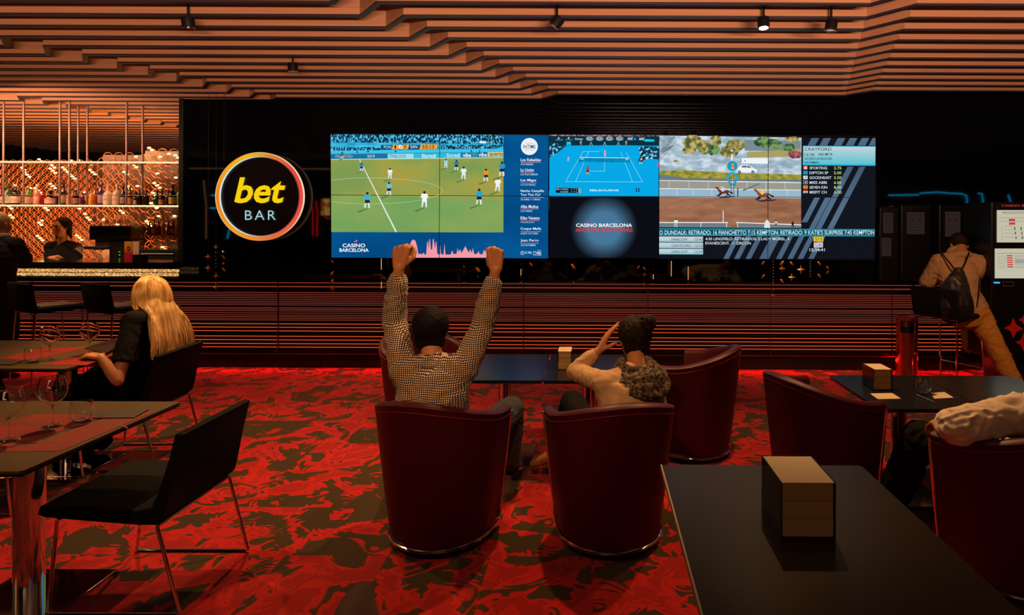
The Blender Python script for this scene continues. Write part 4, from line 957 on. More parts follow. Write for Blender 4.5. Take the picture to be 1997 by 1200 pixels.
# ---------------------------------------------------------------- copper bin
p = onz(1768, 733, 0); bn = thing('waste_bin', 'brushed copper cylindrical bin standing before the slatted wall', 'bin', (p.x, p.y, 0))
r = .107; b = MB(); b.lathe([(r, 0), (r, .47), (r - .004, .47), (r - .004, .01), (0, .01)], tuple((p.x, p.y, 0)), 36); put('body', b, copper, bn, True, ang=40)
b = MB(); n = 36; vs = []; fs = []
for k in range(n + 1):
    a_ = radians(-90 + 62) + radians(360 - 124) * k / n
    for rr, zz in ((r, .47), (r, .60), (r - .004, .60), (r - .004, .47)): vs.append((p.x + rr * cos(a_), p.y + rr * sin(a_), zz))
for k in range(n):
    for q in range(4): fs.append((k * 4 + q, k * 4 + (q + 1) % 4, k * 4 + 4 + (q + 1) % 4, k * 4 + 4 + q))
b.add(vs, fs); b.lathe([(r + .001, .60), (r + .001, .625), (0, .628)], (p.x, p.y, 0), 36); put('hood', b, copper, bn, True, ang=40)
b = MB(); b.lathe([(r - .02, .02), (r - .02, .50), (0, .50)], (p.x, p.y, 0), 24); put('liner', b, black_matt, bn, True, ang=40)
# ---------------------------------------------------------------- people
skin_a = bump(mat('skin_warm', (.42, .17, .075), .5, spec=.4), 90, .15, .002)
skin_b = bump(mat('skin_light', (.50, .23, .11), .5, spec=.4), 90, .15, .002)
def gingham():
    m = mat('checked_cotton', (.5, .4, .3), .85, spec=.15); nt, lk, b = nodes(m)
    tc = N(nt, 'ShaderNodeTexCoord'); sx = N(nt, 'ShaderNodeSeparateXYZ'); lk.new(tc.outputs['Object'], sx.inputs[0])
    ge = N(nt, 'ShaderNodeNewGeometry'); sn = N(nt, 'ShaderNodeSeparateXYZ'); lk.new(ge.outputs['True Normal'], sn.inputs[0])
    def M_(op, a, bb=None, v=None):
        n = N(nt, 'ShaderNodeMath', operation=op)
        lk.new(a, n.inputs[0])
        if bb is not None: lk.new(bb, n.inputs[1])
        if v is not None: n.inputs[1].default_value = v
        return n.outputs[0]
    # the cloth wraps the body: stripes across z, and stripes across x (or y on the flanks)
    side = M_('GREATER_THAN', M_('ABSOLUTE', sn.outputs[0]), v=.78)
    mixv = N(nt, 'ShaderNodeMix', data_type='FLOAT'); lk.new(side, mixv.inputs[0]); lk.new(sx.outputs[0], mixv.inputs[2]); lk.new(sx.outputs[1], mixv.inputs[3])
    nz = N(nt, 'ShaderNodeTexNoise'); nz.inputs['Scale'].default_value = 7; lk.new(tc.outputs['Object'], nz.inputs['Vector'])
    wob = M_('MULTIPLY', nz.outputs[0], v=.035)
    f = 1 / .0105
    a = M_('GREATER_THAN', M_('FRACT', M_('MULTIPLY', M_('ADD', mixv.outputs[0], wob), v=f)), v=.5)
    c = M_('GREATER_THAN', M_('FRACT', M_('MULTIPLY', M_('ADD', sx.outputs[2], wob), v=f)), v=.5)
    s = M_('MULTIPLY', M_('ADD', a, c), v=.5)
    r = N(nt, 'ShaderNodeValToRGB'); r.color_ramp.interpolation = 'CONSTANT'
    r.color_ramp.elements[0].color = (.80, .66, .50, 1); r.color_ramp.elements[1].position = .3; r.color_ramp.elements[1].color = (.13, .09, .08, 1)
    e = r.color_ramp.elements.new(.8); e.color = (.012, .010, .02, 1)
    lk.new(s, r.inputs[0]); lk.new(r.outputs[0], b.inputs['Base Color']); return m
def hairm(name, c1, c2, rough=.7):
    return ramp2(mat(name, c1, rough, spec=.15), c1, c2, 60, .35, .65, 2)
black_hair = hairm('black_hair', (.003, .002, .003), (.007, .004, .004)); brown_hair = hairm('dark_brown_hair', (.006, .003, .002), (.018, .008, .005))
blonde_hair = ramp2(mat('blonde_hair', (.5, .3, .1), .38, spec=.5), (.36, .18, .045), (.72, .46, .19), 40, .35, .65, 2, stretch=(1, 1, .08))
denim = bump(mat('grey_denim', (.035, .040, .052), .85), 300, .3, .001); black_cloth = bump(mat('black_cloth', (.006, .005, .006), .85, spec=.15), 200, .2, .001)
beige_knit = bump(mat('beige_knit', (.42, .27, .16), .9, spec=.15), 240, .4, .0015); white_shirt = bump(mat('cream_shirt', (.62, .50, .40), .8, spec=.2), 200, .2, .001)
tan_jacket = bump(mat('tan_jacket', (.34, .19, .12), .8, spec=.2), 200, .2, .001); mustard = bump(mat('mustard_chinos', (.40, .16, .025), .85), 240, .3, .001)
brown_leather = bump(mat('tan_suede', (.28, .11, .03), .7), 100, .3, .001); eye_m = mat('eye_white', (.5, .45, .4), .2); iris_m = mat('iris', (.02, .01, .008), .2)

def frame(F, up=(0, 0, 1)):
    F = Vector(F).normalized(); S = F.cross(Vector(up)).normalized(); return F, S, S.cross(F).normalized()   # forward, right, up
def head_prims(mb, c, F, S, U):
    mb.ell(c + U * .018 - F * .012, S * .074, F * .093, U * .092, 20)
    mb.ell(c - U * .040 + F * .022, S * .060, F * .068, U * .080, 18)
    mb.ell(c - U * .092 + F * .052, S * .034, F * .030, U * .026, 12)
    mb.ell(c + F * .074 + U * .022, S * .046, F * .016, U * .014, 12)
    mb.loft([c + F * .084 + U * .004, c + F * .100 - U * .026, c + F * .098 - U * .040], [.008, .012, .013], side=S, n=10)
    mb.ell(c + F * .088 - U * .062, S * .022, F * .008, U * .0055, 10); mb.ell(c + F * .085 - U * .071, S * .019, F * .008, U * .006, 10)
    for s in (-1, 1):
        mb.ell(c + S * s * .045 + F * .055 - U * .028, S * .018, F * .018, U * .018, 10)
        mb.ell(c + S * s * .078 - F * .008 - U * .012, S * .009 + F * .004, F * .020, U * .033, 12)
def hand_prims(mb, W, U, D, curl, spread=.12, thumb=(.75, .2), s=1.0, T=None):
    "W wrist, U towards the knuckles, D back of the hand, T thumb side"
    U = Vector(U).normalized(); D = (Vector(D) - U * Vector(D).dot(U)).normalized()
    T = Vector(T); T = (T - U * T.dot(U) - D * T.dot(D)).normalized()
    offs = (.029, .010, -.009, -.027); ln = ((.043, .027, .021), (.048, .030, .022), (.044, .028, .021), (.034, .021, .018)); kn = (.088, .092, .087, .078)
    for i in range(4):
        K = W + (U * kn[i] + T * offs[i] + D * (.004 if i in (1, 2) else .0)) * s
        mb.loft([W + T * offs[i] * .55 * s, W + (U * .045 + T * offs[i] * .85) * s, K], [(.013 * s, .014 * s), (.0135 * s, .014 * s), (.0105 * s, .011 * s)], side=T, n=10)
        p = K; a = 0; base = (U + T * (offs[i] / .03) * spread).normalized(); pts = [K]; rr = [.0102 * s]
        for k in range(3):
            a += radians(curl[k] + (3 * i if k == 0 else 0)); p = p + (base * cos(a) - D * sin(a)) * ln[i][k] * s; pts.append(p); rr.append((.0092, .0085, .0075)[k] * s)
        mb.loft(pts, rr, side=T, n=10)
    mb.ell(W + U * .03 * s + T * .022 * s - D * .010 * s, U * .030 * s, T * .018 * s, D * .015 * s, 12)
    b0 = W + (U * .022 + T * .026 - D * .004) * s; d1 = (U * .62 + T * thumb[0] - D * thumb[1]).normalized(); d2 = (U * .9 + T * (thumb[0] - .75) - D * (thumb[1] + .35)).normalized(); d3 = (U * .75 + T * (thumb[0] - 1.15) - D * (thumb[1] + .7)).normalized()
    p1 = b0 + d1 * .040 * s; p2 = p1 + d2 * .030 * s; p3 = p2 + d3 * .024 * s
    mb.loft([b0, p1, p2, p3], [.0145 * s, .0118 * s, .0105 * s, .0085 * s], n=10)
def limb(mb, pts, r, side=None): mb.loft(pts, r, side=side, n=16)
def person(label, J, top=None, sleeve='long', bottom=None, shoe=None, skin=skin_a, face=(0, 1, 0), up=(0, 0, 1), hands=None, vox=.005, inflate=.014, rad=1.0, group=None, top_name='shirt', hair=None, wr=.006, broad=1.0, female=False, collar=None, eyes=False):
    t = thing('person', label, 'person', (J['pel'].x, J['pel'].y, 0), 0, group)
    F, S, U = frame(face, up); c = J['head']
    sd = (J['shR'] - J['shL']).normalized(); hips = (J['hipR'] - J['hipL']).normalized()
    mb = MB(); head_prims(mb, c, F, S, U)
    ch = J['chest']; nb = J['neck']; pel = J['pel']; w_ = .9 if female else 1.0
    jaw = c - U * .055 - F * .02
    limb(mb, [nb - U * .03, nb.lerp(jaw, .5), jaw], [.062 * w_, .054 * w_, .054 * w_])
    mid = pel.lerp(ch, .5); shc = (J['shL'] + J['shR']) / 2
    spine = [pel, mid, ch, ch.lerp(shc, .75), shc.lerp(nb, .7)]
    SD = (sd + hips).normalized()
    tr = [(.155, .105), (.128 * w_ * broad, .095), (.150 * w_ * broad, .105), (.140 * w_ * broad, .085), (.075, .055)]
    limb(mb, spine, tr, side=SD)
    for s in 'LR':
        sh, el, wr_ = J['sh' + s], J['el' + s], J['wr' + s]
        limb(mb, [nb.lerp(shc, .3), sh], [.042, .052]); mb.ell(sh, V(.055, 0, 0), V(0, .055, 0), V(0, 0, .055))
        limb(mb, [sh, sh.lerp(el, .45), el], [.050 * w_, .046 * w_, .038 * w_]); limb(mb, [el, el.lerp(wr_, .3), wr_], [.040 * w_, .042 * w_, (.027 * w_)])
        hp, kn, an = J['hip' + s], J['kn' + s], J['an' + s]
        limb(mb, [hp, hp.lerp(kn, .5), kn], [.082, .070, .054]); limb(mb, [kn, kn.lerp(an, .35), an], [.053, .054, .036])
        limb(mb, [an, an.lerp(J['toe' + s], .5), J['toe' + s]], [.034, .032, .024])
        if hands: h = hands[s]; hand_prims(mb, wr_, **h)
    me = remesh(mb, vox, 3); put('body', me, skin, t)
    def cloth(name, prims, m, wramp, seed, stretch=(1, 1, 1), vx=.007, fr=14, it=3, fn=None, lab=None):
        b = MB(); prims(b); me = remesh(b, vx, it)
        if wramp: wrinkle(me, wramp, fr, stretch, seed, True, fn); wrinkle(me, wramp * .4, fr * 2.3, stretch, seed + 5, False, fn)
        return put(name, me, m, t, label=lab)
    i = inflate
    if bottom is not None:
        def pr(b):
            b.loft([pel - (mid - pel).normalized() * .04, pel + (mid - pel) * .35], [(.165 + i, .115 + i), (.15 + i, .105 + i)], side=SD)
            for s in 'LR':
                hp, kn, an = J['hip' + s], J['kn' + s], J['an' + s]
                b.loft([hp, hp.lerp(kn, .5), kn], [.090 + i * .7, .078 + i, .062 + i], n=16); b.loft([kn, kn.lerp(an, .4), kn.lerp(an, .93)], [.061 + i, .058 + i, .050 + i], n=16)
        cloth('trousers', pr, bottom, wr * .8, 3.1, fr=12)
    if top is not None:
        def pr(b):
            tt = [(a_ + i, b_ + i) for a_, b_ in tr]; lo = pel + (mid - pel) * .05
            b.loft([lo, mid, ch, ch.lerp(shc, .75), shc.lerp(nb, .55)], [(tt[0][0] + .008, tt[0][1] + .008)] + tt[1:4] + [(.085, .062)], side=SD)
            for s in 'LR':
                sh, el, wr_ = J['sh' + s], J['el' + s], J['wr' + s]
                b.loft([nb.lerp(shc, .45), sh], [.046 + i, .054 + i]); b.ell(sh, V(.058 + i, 0, 0), V(0, .058 + i, 0), V(0, 0, .058 + i))
                b.loft([sh, ch.lerp(J['hip' + s], .15) + (sh - shc) * .35], [.052 + i, .07])
                if sleeve == 'long':
                    b.loft([sh, sh.lerp(el, .5), el], [.054 * w_ + i, .050 * w_ + i, .044 * w_ + i]); b.loft([el, el.lerp(wr_, .35), el.lerp(wr_, .74)], [.045 * w_ + i, .044 * w_ + i, .034 * w_ + i])
                else: b.loft([sh, sh.lerp(el, .72)], [.054 * w_ + i, .050 * w_ + i * 1.4], round_=False)
        cloth(top_name, pr, top, wr, 1.3, fr=15)
    if shoe is not None:
        for s in 'LR':
            an, toe = J['an' + s], J['toe' + s]; d = (toe - an); d2 = Vector((d.x, d.y, d.z)); b = MB()
            b.loft([an - d2.normalized() * .03 + V(0, 0, -.01), an.lerp(toe, .5), toe + d2.normalized() * .02], [(.040, .042), (.044, .036), (.036, .026)], side=d2.cross(V(0, 0, 1)), n=16); b.loft([an + V(0, 0, .03), an - V(0, 0, .02)], [.043, .043])
            put('shoe', remesh(b, .006, 2), shoe, t)
    if eyes:
        for s in (-1, 1):
            e = MB(); e.ell(c + S * s * .031 + F * .074 + U * .004, S * .012, F * .012, U * .009, 12); eo = put('eye', e, eye_m, t, True)
            e = MB(); e.ell(c + S * s * .031 + F * .084 + U * .004, S * .0055, F * .003, U * .0055, 10); put('iris', e, iris_m, eo, True)
            e = MB(); e.loft([c + S * s * .016 + F * .086 + U * .022, c + S * s * .032 + F * .088 + U * .027, c + S * s * .047 + F * .078 + U * .020], [.003, .0035, .002], side=U, n=8); put('eyebrow', e, black_hair, t, True)
        e = MB(); e.ell(c + F * .0935 - U * .066, S * .021, F * .004, U * .007, 12); put('lips', e, mat('lips', (.30, .06, .05), .4), t, True)
    return t, (F, S, U, c)

# --- cheering man in the checked shirt
J = dict(pel=at(850, 905, 3.27) , chest=at(843, 775, 3.20), neck=at(843, 706, 3.24), head=at(842, 641, 3.33), shL=at(786, 722, 3.23), shR=at(905, 718, 3.23),
         elL=at(769, 626, 3.36), wrL=at(778, 521, 3.30), elR=at(942, 636, 3.36), wrR=at(967, 526, 3.30))
J.update(hipL=J['pel'] + V(-.10, .05, 0), hipR=J['pel'] + V(.10, .05, 0), knL=V(-.98, 3.70, .50), knR=V(-.50, 3.70, .50), anL=V(-1.0, 3.80, .10), anR=V(-.53, 3.86, .10), toeL=V(-1.02, 3.95, .035), toeR=V(-.52, 4.01, .035))
hands = {'L': dict(U=(.14, -.05, 1), D=(0, -1, .05), T=(1, 0, 0), curl=(82, 95, 60), spread=.0, thumb=(.62, .30), s=1.22), 'R': dict(U=(-.04, -.05, 1), D=(0, -1, .05), T=(-1, 0, 0), curl=(85, 95, 60), spread=.0, thumb=(.30, .75), s=1.22)}
man, (F, S, U, c) = person('person with short dark hair in a checked shirt, cheering with both fists raised', J, gingham(), 'long', denim, black_cloth, face=(.03, 1, .10), hands=hands, vox=.0042, inflate=.019, wr=.008, broad=1.17)
b = MB(); b.ell(c + U * .026 - F * .020, S * .099, F * .104, U * .102, 24); b.ell(c - U * .040 - F * .042, S * .084, F * .062, U * .084, 20)
for i in range(200):
    random.seed(i); th = random.uniform(0, 2 * pi); ph = random.uniform(0, 1.35); d = S * (sin(ph) * cos(th)) + F * (sin(ph) * sin(th)) + U * cos(ph); d = Vector(d)
    p = c + U * .026 - F * .02 + S * d.dot(S) * .093 + F * d.dot(F) * .10 + U * d.dot(U) * .097
    if (p - c).dot(F) > .055 and d.dot(U) < .5: continue
    b.loft([p - d * .008, p + d * .002 + Vector((random.uniform(-.006, .006), random.uniform(-.006, .006), 0))], [.007, .005], n=6, round_=False)
me = remesh(b, .0045, 1); put('hair', wrinkle(me, .002, 60, seed=2, ridged=False), black_hair, man)
b = MB(); nk = J['neck']; n_ = 20
b.tube([nk + V(.066 * cos(2 * pi * k / n_ + .3), .060 * sin(2 * pi * k / n_ + .3), .022 + .012 * sin(2 * pi * k / n_ + .3)) for k in range(n_)], [.013] * n_, 8, closed=True)
b.tube([nk + V(.074 * cos(2 * pi * k / n_), .068 * sin(2 * pi * k / n_), .004 + .010 * sin(2 * pi * k / n_)) for k in range(n_)], [.015] * n_, 8, closed=True); put('collar', remesh(b, .005, 3), gingham(), man)
for s, w0, e0 in (('L', J['wrL'], J['elL']), ('R', J['wrR'], J['elR'])):
    d = (w0 - e0).normalized(); b = MB(); q = w0 - d * .075; b.loft([q - d * .075, q - d * .03, q], [.054, .050, .050], n=20, round_=False); put('cuff', remesh(b, .006, 2), gingham(), man)

# --- woman with the bun and scarf
J = dict(pel=at(1214, 905, 3.26), chest=at(1222, 800, 3.22), neck=at(1240, 716, 3.30), head=at(1236, 658, 3.42), shL=at(1180, 748, 3.25), shR=at(1272, 752, 3.24),
         elL=at(1122, 726, 3.50), wrL=at(1168, 684, 3.48), elR=at(1290, 850, 3.40), wrR=at(1240, 860, 3.62))
J.update(hipL=J['pel'] + V(-.09, .06, 0), hipR=J['pel'] + V(.10, .06, 0), knL=at(1116, 785, 3.72), knR=V(.16, 3.74, .50), anL=at(1088, 884, 3.86), anR=V(.12, 3.84, .10), toeL=at(1046, 902, 3.92), toeR=V(.10, 4.00, .035))
hands = {'L': dict(U=(.52, -.02, 1), D=(-1, -.15, .4), T=(.1, -1, 0), curl=(8, 8, 5), spread=.04, thumb=(.35, .5), s=1.02), 'R': dict(U=(-.8, .4, 0), D=(0, 0, 1), T=(0, 1, 0), curl=(25, 25, 20), spread=.1, thumb=(.5, .4), s=.95)}
wom, (F, S, U, c) = person('person with a dark bun, patterned scarf and beige sweater, one hand held to the forehead', J, beige_knit, 'long', black_cloth, brown_leather, skin=skin_a, face=(-.38, 1, -.05), hands=hands, vox=.0042, inflate=.012, female=True, top_name='sweater', wr=.0045)
b = MB(); b.ell(c + U * .026 - F * .018, S * .094, F * .102, U * .102, 24); b.ell(c - U * .03 - F * .038, S * .080, F * .062, U * .082, 20)
me = remesh(b, .0045, 1); wrinkle(me, .005, 30, (1, 1, .5), 3); put('hair', me, brown_hair, wom)
b = MB(); bc = at(1262, 630, 3.36); random.seed(5)
b.ell(bc, V(.042, 0, 0), V(0, .042, 0), V(0, 0, .040))
for i in range(14):
    ax = Vector((random.uniform(-1, 1), random.uniform(-1, 1), random.uniform(-1, 1))).normalized(); o = ax.orthogonal().normalized(); o2 = ax.cross(o)
    b.tube([bc + (o * cos(k * .5) + o2 * sin(k * .5)) * .044 + ax * random.uniform(-.01, .01) for k in range(9)], .008, 6)
me = remesh(b, .0045, 1); put('hair_bun', me, brown_hair, wom)
scarf_m = ramp2(mat('patterned_scarf', (.1, .06, .04), .9), (.010, .007, .008), (.15, .10, .055), 60, .45, .60, 4, .8)
b = MB(); nk = J['neck']
for k_, (rx, ry, dz, rr, tilt) in enumerate(((.078, .075, .012, .026, .02), (.098, .090, -.016, .030, .045), (.125, .105, -.046, .032, .075), (.132, .110, -.074, .028, .085))):
    n_ = 28; b.tube([nk + V(.008 * k_, -.012 * k_, 0) + V(rx * cos(2 * pi * k / n_), ry * sin(2 * pi * k / n_), dz + tilt * .5 * sin(2 * pi * k / n_) + .008 * sin(5 * pi * k / n_ + k_)) for k in range(n_)], [rr] * n_, 10, closed=True)
b.loft([nk + V(.02, -.09, -.04), nk + V(.035, -.112, -.095), nk + V(.04, -.12, -.125)], [(.135, .045), (.11, .04), (.055, .02)], side=(1, 0, 0))
me = remesh(b, .006, 3); wrinkle(me, .005, 13, (1, 1, 2.6), 8); put('scarf', me, scarf_m, wom)

# --- blonde woman at the dining table, facing left
J = dict(pel=V(-3.06, 4.21, .53), chest=V(-3.03, 4.20, .83), neck=V(-3.00, 4.20, 1.02), head=V(-3.035, 4.21, 1.125), shL=V(-3.02, 4.03, .965), shR=V(-3.0, 4.37, .965),
         elL=at(230, 742, 3.86), wrL=at(197, 697, 3.84), elR=V(-3.05, 4.47, .68), wrR=V(-3.22, 4.36, .80))
J.update(hipL=V(-3.10, 4.12, .53), hipR=V(-3.10, 4.30, .53), knL=V(-3.50, 4.08, .52), knR=V(-3.50, 4.32, .52), anL=V(-3.36, 4.05, .09), anR=V(-3.42, 4.28, .09), toeL=V(-3.50, 4.04, .035), toeR=V(-3.56, 4.28, .035))
hands = {'L': dict(U=(-1, .25, .12), D=(.1, -.1, 1), T=(0, 1, 0), curl=(12, 18, 12), spread=.1, thumb=(.6, .0), s=.95), 'R': dict(U=(-1, -.2, .1), D=(0, 0, 1), T=(0, -1, 0), curl=(25, 25, 20), spread=.1, thumb=(.6, .3), s=.95)}
blo, (F, S, U, c) = person('person with long blonde hair, seated in black at the left holding a menu', J, black_cloth, 'short', black_cloth, black_cloth, skin=skin_b, face=(-1, -.08, -.12), hands=hands, vox=.0045, inflate=.013, female=True, top_name='t_shirt', wr=.004, eyes=True)
b = MB(); b.ell(c + U * .022 - F * .012, S * .090, F * .100, U * .100, 24)
b.loft([c - F * .03, V(-2.950, 4.20, 1.0), V(-2.915, 4.20, .86), V(-2.885, 4.20, .74)], [(.085, .075), (.130, .06), (.165, .045), (.175, .025)], side=(0, 1, 0), n=24)
hc = put('hair', remesh(b, .008, 3), blonde_hair, blo)
b = MB()
for i in range(640):
    random.seed(100 + i); phi = random.uniform(-2.25, 2.25); back = -F * cos(phi) + S * sin(phi); back = Vector((back.x, back.y, back.z)).normalized()
    k = .94 + random.random() * .10; w_ = random.uniform(-.006, .006)
    top = c + U * (.117 * k) - F * random.uniform(-.045, .03) + S * random.uniform(-.008, .008)
    p1 = c + back * .070 * k + U * .092; p2 = c + back * .106 * k + U * .02; p3 = c + back * .114 * k - U * .055
    yy = max(-1, min(1, sin(phi) * 1.06 + random.uniform(-.12, .12))); bx = 1 if abs(phi) < 1.75 else -.25
    end = random.uniform(.715, .79) if abs(phi) < 1.75 else random.uniform(.70, .86)
    p4 = V(-2.918 + (0 if bx > 0 else -.10) + w_, 4.20 + yy * .138, .985); p5 = V(-2.888 + (0 if bx > 0 else -.13) + w_ * 1.5 + .012 * abs(yy), 4.20 + yy * .185, .86); p6 = V(-2.868 + (0 if bx > 0 else -.14) + w_ * 2, 4.20 + yy * .200 + random.uniform(-.01, .01), end)
    b.tube([top, p1, p2, p3, p4, p5, p6], [.004, .0052, .0055, .0055, .0055, .0048, .0015], 5, caps=False)
# resample the strands into smooth curves
def smooth_strands(mb, rings=7, n=5, sub=3):
    out = MB(); per = rings * n; cnt = len(mb.v) // per
    def cr(a, b_, c_, d, t): return .5 * ((2 * b_) + (c_ - a) * t + (2 * a - 5 * b_ + 4 * c_ - d) * t * t + (3 * b_ - a - 3 * c_ + d) * t ** 3)
    for s in range(cnt):
        R = [[Vector(mb.v[s * per + r * n + k]) for k in range(n)] for r in range(rings)]; vs = []; m = 0
        for r in range(rings - 1):
            for q in range(sub):
                t = q / sub
                for k in range(n): vs.append(cr(R[max(0, r - 1)][k], R[r][k], R[r + 1][k], R[min(rings - 1, r + 2)][k], t))
                m += 1
        for k in range(n): vs.append(R[-1][k])
        m += 1; fs = []
        for r in range(m - 1):
            for k in range(n): fs.append((r * n + k, r * n + (k + 1) % n, (r + 1) * n + (k + 1) % n, (r + 1) * n + k))
        out.add(vs, fs)
    return out
so = put('hair_strands', smooth_strands(b), blonde_hair, blo, True)

# --- bartender
J = dict(pel=at(122, 556, 7.6), chest=at(124, 505, 7.6), neck=at(122, 470, 7.6), head=at(120, 443, 7.55), shL=at(148, 484, 7.62), shR=at(100, 482, 7.60),
         elL=at(150, 527, 7.55), wrL=at(112, 501, 7.40), elR=at(98, 524, 7.50), wrR=at(100, 506, 7.32))
z0 = J['pel']; J.update(hipL=z0 + V(.09, 0, 0), hipR=z0 + V(-.09, 0, 0), knL=V(z0.x + .1, 7.58, .45), knR=V(z0.x - .1, 7.58, .45), anL=V(z0.x + .1, 7.62, .09), anR=V(z0.x - .1, 7.62, .09), toeL=V(z0.x + .1, 7.48, .035), toeR=V(z0.x - .1, 7.48, .035))
hands = {'L': dict(U=(-1, -.1, -.1), D=(0, -.3, 1), T=(0, -1, 0), curl=(30, 30, 20), thumb=(.5, .3)), 'R': dict(U=(-.3, -1, -.1), D=(-.2, 0, 1), T=(1, 0, 0), curl=(30, 30, 20), thumb=(.5, .3))}
bar, (F, S, U, c) = person('person with dark hair in a black top, standing behind the bar', J, black_cloth, 'short', black_cloth, black_cloth, skin=skin_a, face=(-.08, -1, .0), hands=hands, vox=.006, female=True, top_name='t_shirt', wr=.004, eyes=True)
b = MB(); b.ell(c + U * .034 - F * .022, S * .092, F * .092, U * .094, 20); b.ell(c - U * .02 - F * .05, S * .085, F * .05, U * .09, 20)
b.loft([c + S * .075 + U * .03 - F * .01, c + S * .086 - U * .05 - F * .02, c + S * .10 - U * .14 - F * .04], [.022, .026, .016]); b.loft([c - S * .075 + U * .03 - F * .01, c - S * .083 - U * .05 - F * .02, c - S * .09 - U * .13 - F * .04], [.020, .022, .014])
put('hair', remesh(b, .006, 2), black_hair, bar)
# --- suited customer at the bar
J = dict(pel=at(-6, 560, 6.15), chest=at(2, 500, 6.12), neck=at(2, 462, 6.15), head=at(0, 436, 6.17), shL=at(-30, 476, 6.12), shR=at(30, 476, 6.15),
         elL=at(-52, 520, 6.3), wrL=at(-40, 512, 6.5), elR=at(50, 506, 6.28), wrR=at(30, 508, 6.52))
z0 = J['pel']; J.update(hipL=z0 + V(-.09, 0, 0), hipR=z0 + V(.09, 0, 0), knL=V(z0.x - .1, 6.2, .47), knR=V(z0.x + .08, 6.2, .47), anL=V(z0.x - .1, 6.1, .09), anR=V(z0.x + .08, 6.1, .09), toeL=V(z0.x - .1, 6.26, .035), toeR=V(z0.x + .08, 6.26, .035))
suit = bump(mat('dark_suit', (.02, .016, .016), .8, spec=.2), 200, .2, .001)
hands = {'L': dict(U=(0, 1, 0), D=(0, 0, 1), T=(1, 0, 0), curl=(25, 25, 20)), 'R': dict(U=(-.3, 1, 0), D=(0, 0, 1), T=(-1, 0, 0), curl=(25, 25, 20))}
sui, (F, S, U, c) = person('person with short fair hair and dark suit, leaning on the bar', J, suit, 'long', suit, black_cloth, skin=skin_b, face=(.15, 1, 0), hands=hands, vox=.006, top_name='jacket', wr=.005)
b = MB(); b.ell(c + U * .026 - F * .018, S * .080, F * .096, U * .095, 20); b.ell(c - U * .02 - F * .035, S * .072, F * .062, U * .07, 16); put('hair', remesh(b, .006, 2), mat('fair_hair', (.45, .28, .13), .6), sui)
b = MB(); b.loft([J['neck'] + V(0, 0, .0), J['neck'] + V(0, 0, .035)], [.066, .062], round_=False); put('shirt_collar', remesh(b, .005, 1), white_shirt, sui)

# --- man with the drawstring bag on the stool
J = dict(pel=at(1886, 606, 5.80), chest=at(1868, 545, 5.82), neck=at(1868, 494, 5.95), head=at(1869, 478, 6.10), shL=at(1832, 512, 5.88), shR=at(1910, 514, 5.88),
         elL=at(1808, 550, 5.95), wrL=at(1822, 548, 6.20), elR=at(1932, 552, 5.90), wrR=at(1944, 560, 6.10))
J.update(hipL=J['pel'] + V(-.07, .05, 0), hipR=J['pel'] + V(.09, 0, 0), knL=at(1891, 618, 6.15), knR=at(1938, 670, 5.72), anL=at(1892, 680, 6.15), anR=at(1982, 752, 5.66), toeL=at(1897, 690, 6.30), toeR=V(4.03, 5.80, .035))
J['anL'] = V(J['knL'].x, 6.12, .38); J['toeL'] = J['anL'] + V(.02, .13, -.04); J['anR'] = V(3.90, 5.66, .09)
hands = {'L': dict(U=(0, 1, 0), D=(0, 0, 1), T=(1, 0, 0), curl=(25, 25, 20)), 'R': dict(U=(.3, 1, 0), D=(0, 0, 1), T=(-1, 0, 0), curl=(25, 25, 20))}
kio, (F, S, U, c) = person('person in a tan hooded jacket and mustard trousers on the right bar stool', J, tan_jacket, 'long', mustard, black_cloth, face=(0, .8, -.6), up=(0, .6, .8), hands=hands, vox=.006, inflate=.026, top_name='jacket', wr=.008)
b = MB(); b.ell(c + U * .024 - F * .016, S * .086, F * .098, U * .094, 20); put('hair', remesh(b, .006, 2), brown_hair, kio)
b = MB(); nk = J['neck']; b.tube([nk + V(.085 * cos(2 * pi * k / 16), .075 * sin(2 * pi * k / 16) - .03, .0 - .018 * cos(2 * (2 * pi * k / 16)) - .02 * sin(2 * pi * k / 16) * -1) for k in range(16)], [.034] * 16, 10, closed=True)
b.loft([nk + V(0, -.075, .0), nk + V(0, -.10, -.055)], [(.075, .03), (.045, .022)], side=(1, 0, 0)); me = remesh(b, .006, 3); put('hood', wrinkle(me, .004, 20, seed=4), tan_jacket, kio)
bg = thing('drawstring_bag', 'black drawstring bag carried on the back of the tan jacket', 'bag', tuple(at(1868, 620, 5.64)))
y = 5.655; b = MB(); pts = [at(1870, 528, y + .03), at(1868, 545, y), at(1864, 570, y - .03), at(1866, 595, y - .04), at(1868, 618, y - .02)]
b.loft(pts, [(.045, .03), (.09, .05), (.13, .075), (.15, .08), (.145, .06)], side=(1, 0, 0), n=28); me = remesh(b, .008, 3); wrinkle(me, .008, 12, (1.6, 1, .5), 6); put('sack', me, mat('bag_nylon', (.012, .006, .009), .5), bg)
for q in ([(1866, 532, y + .03), (1853, 514, 5.74), (1838, 496, 5.80), (1836, 490, 5.86)], [(1872, 532, y + .03), (1882, 514, 5.74), (1889, 496, 5.80), (1890, 490, 5.86)]): b = MB(); b.tube([at(*p_) for p_ in q], .0075, 8); put('strap', b, black_matt, bg, True)
for q in ([(1912, 540, 5.72), (1910, 565, 5.68), (1905, 600, 5.66)],): b = MB(); b.tube([at(*p_) for p_ in q], .006, 8); put('strap', b, black_matt, bg, True)

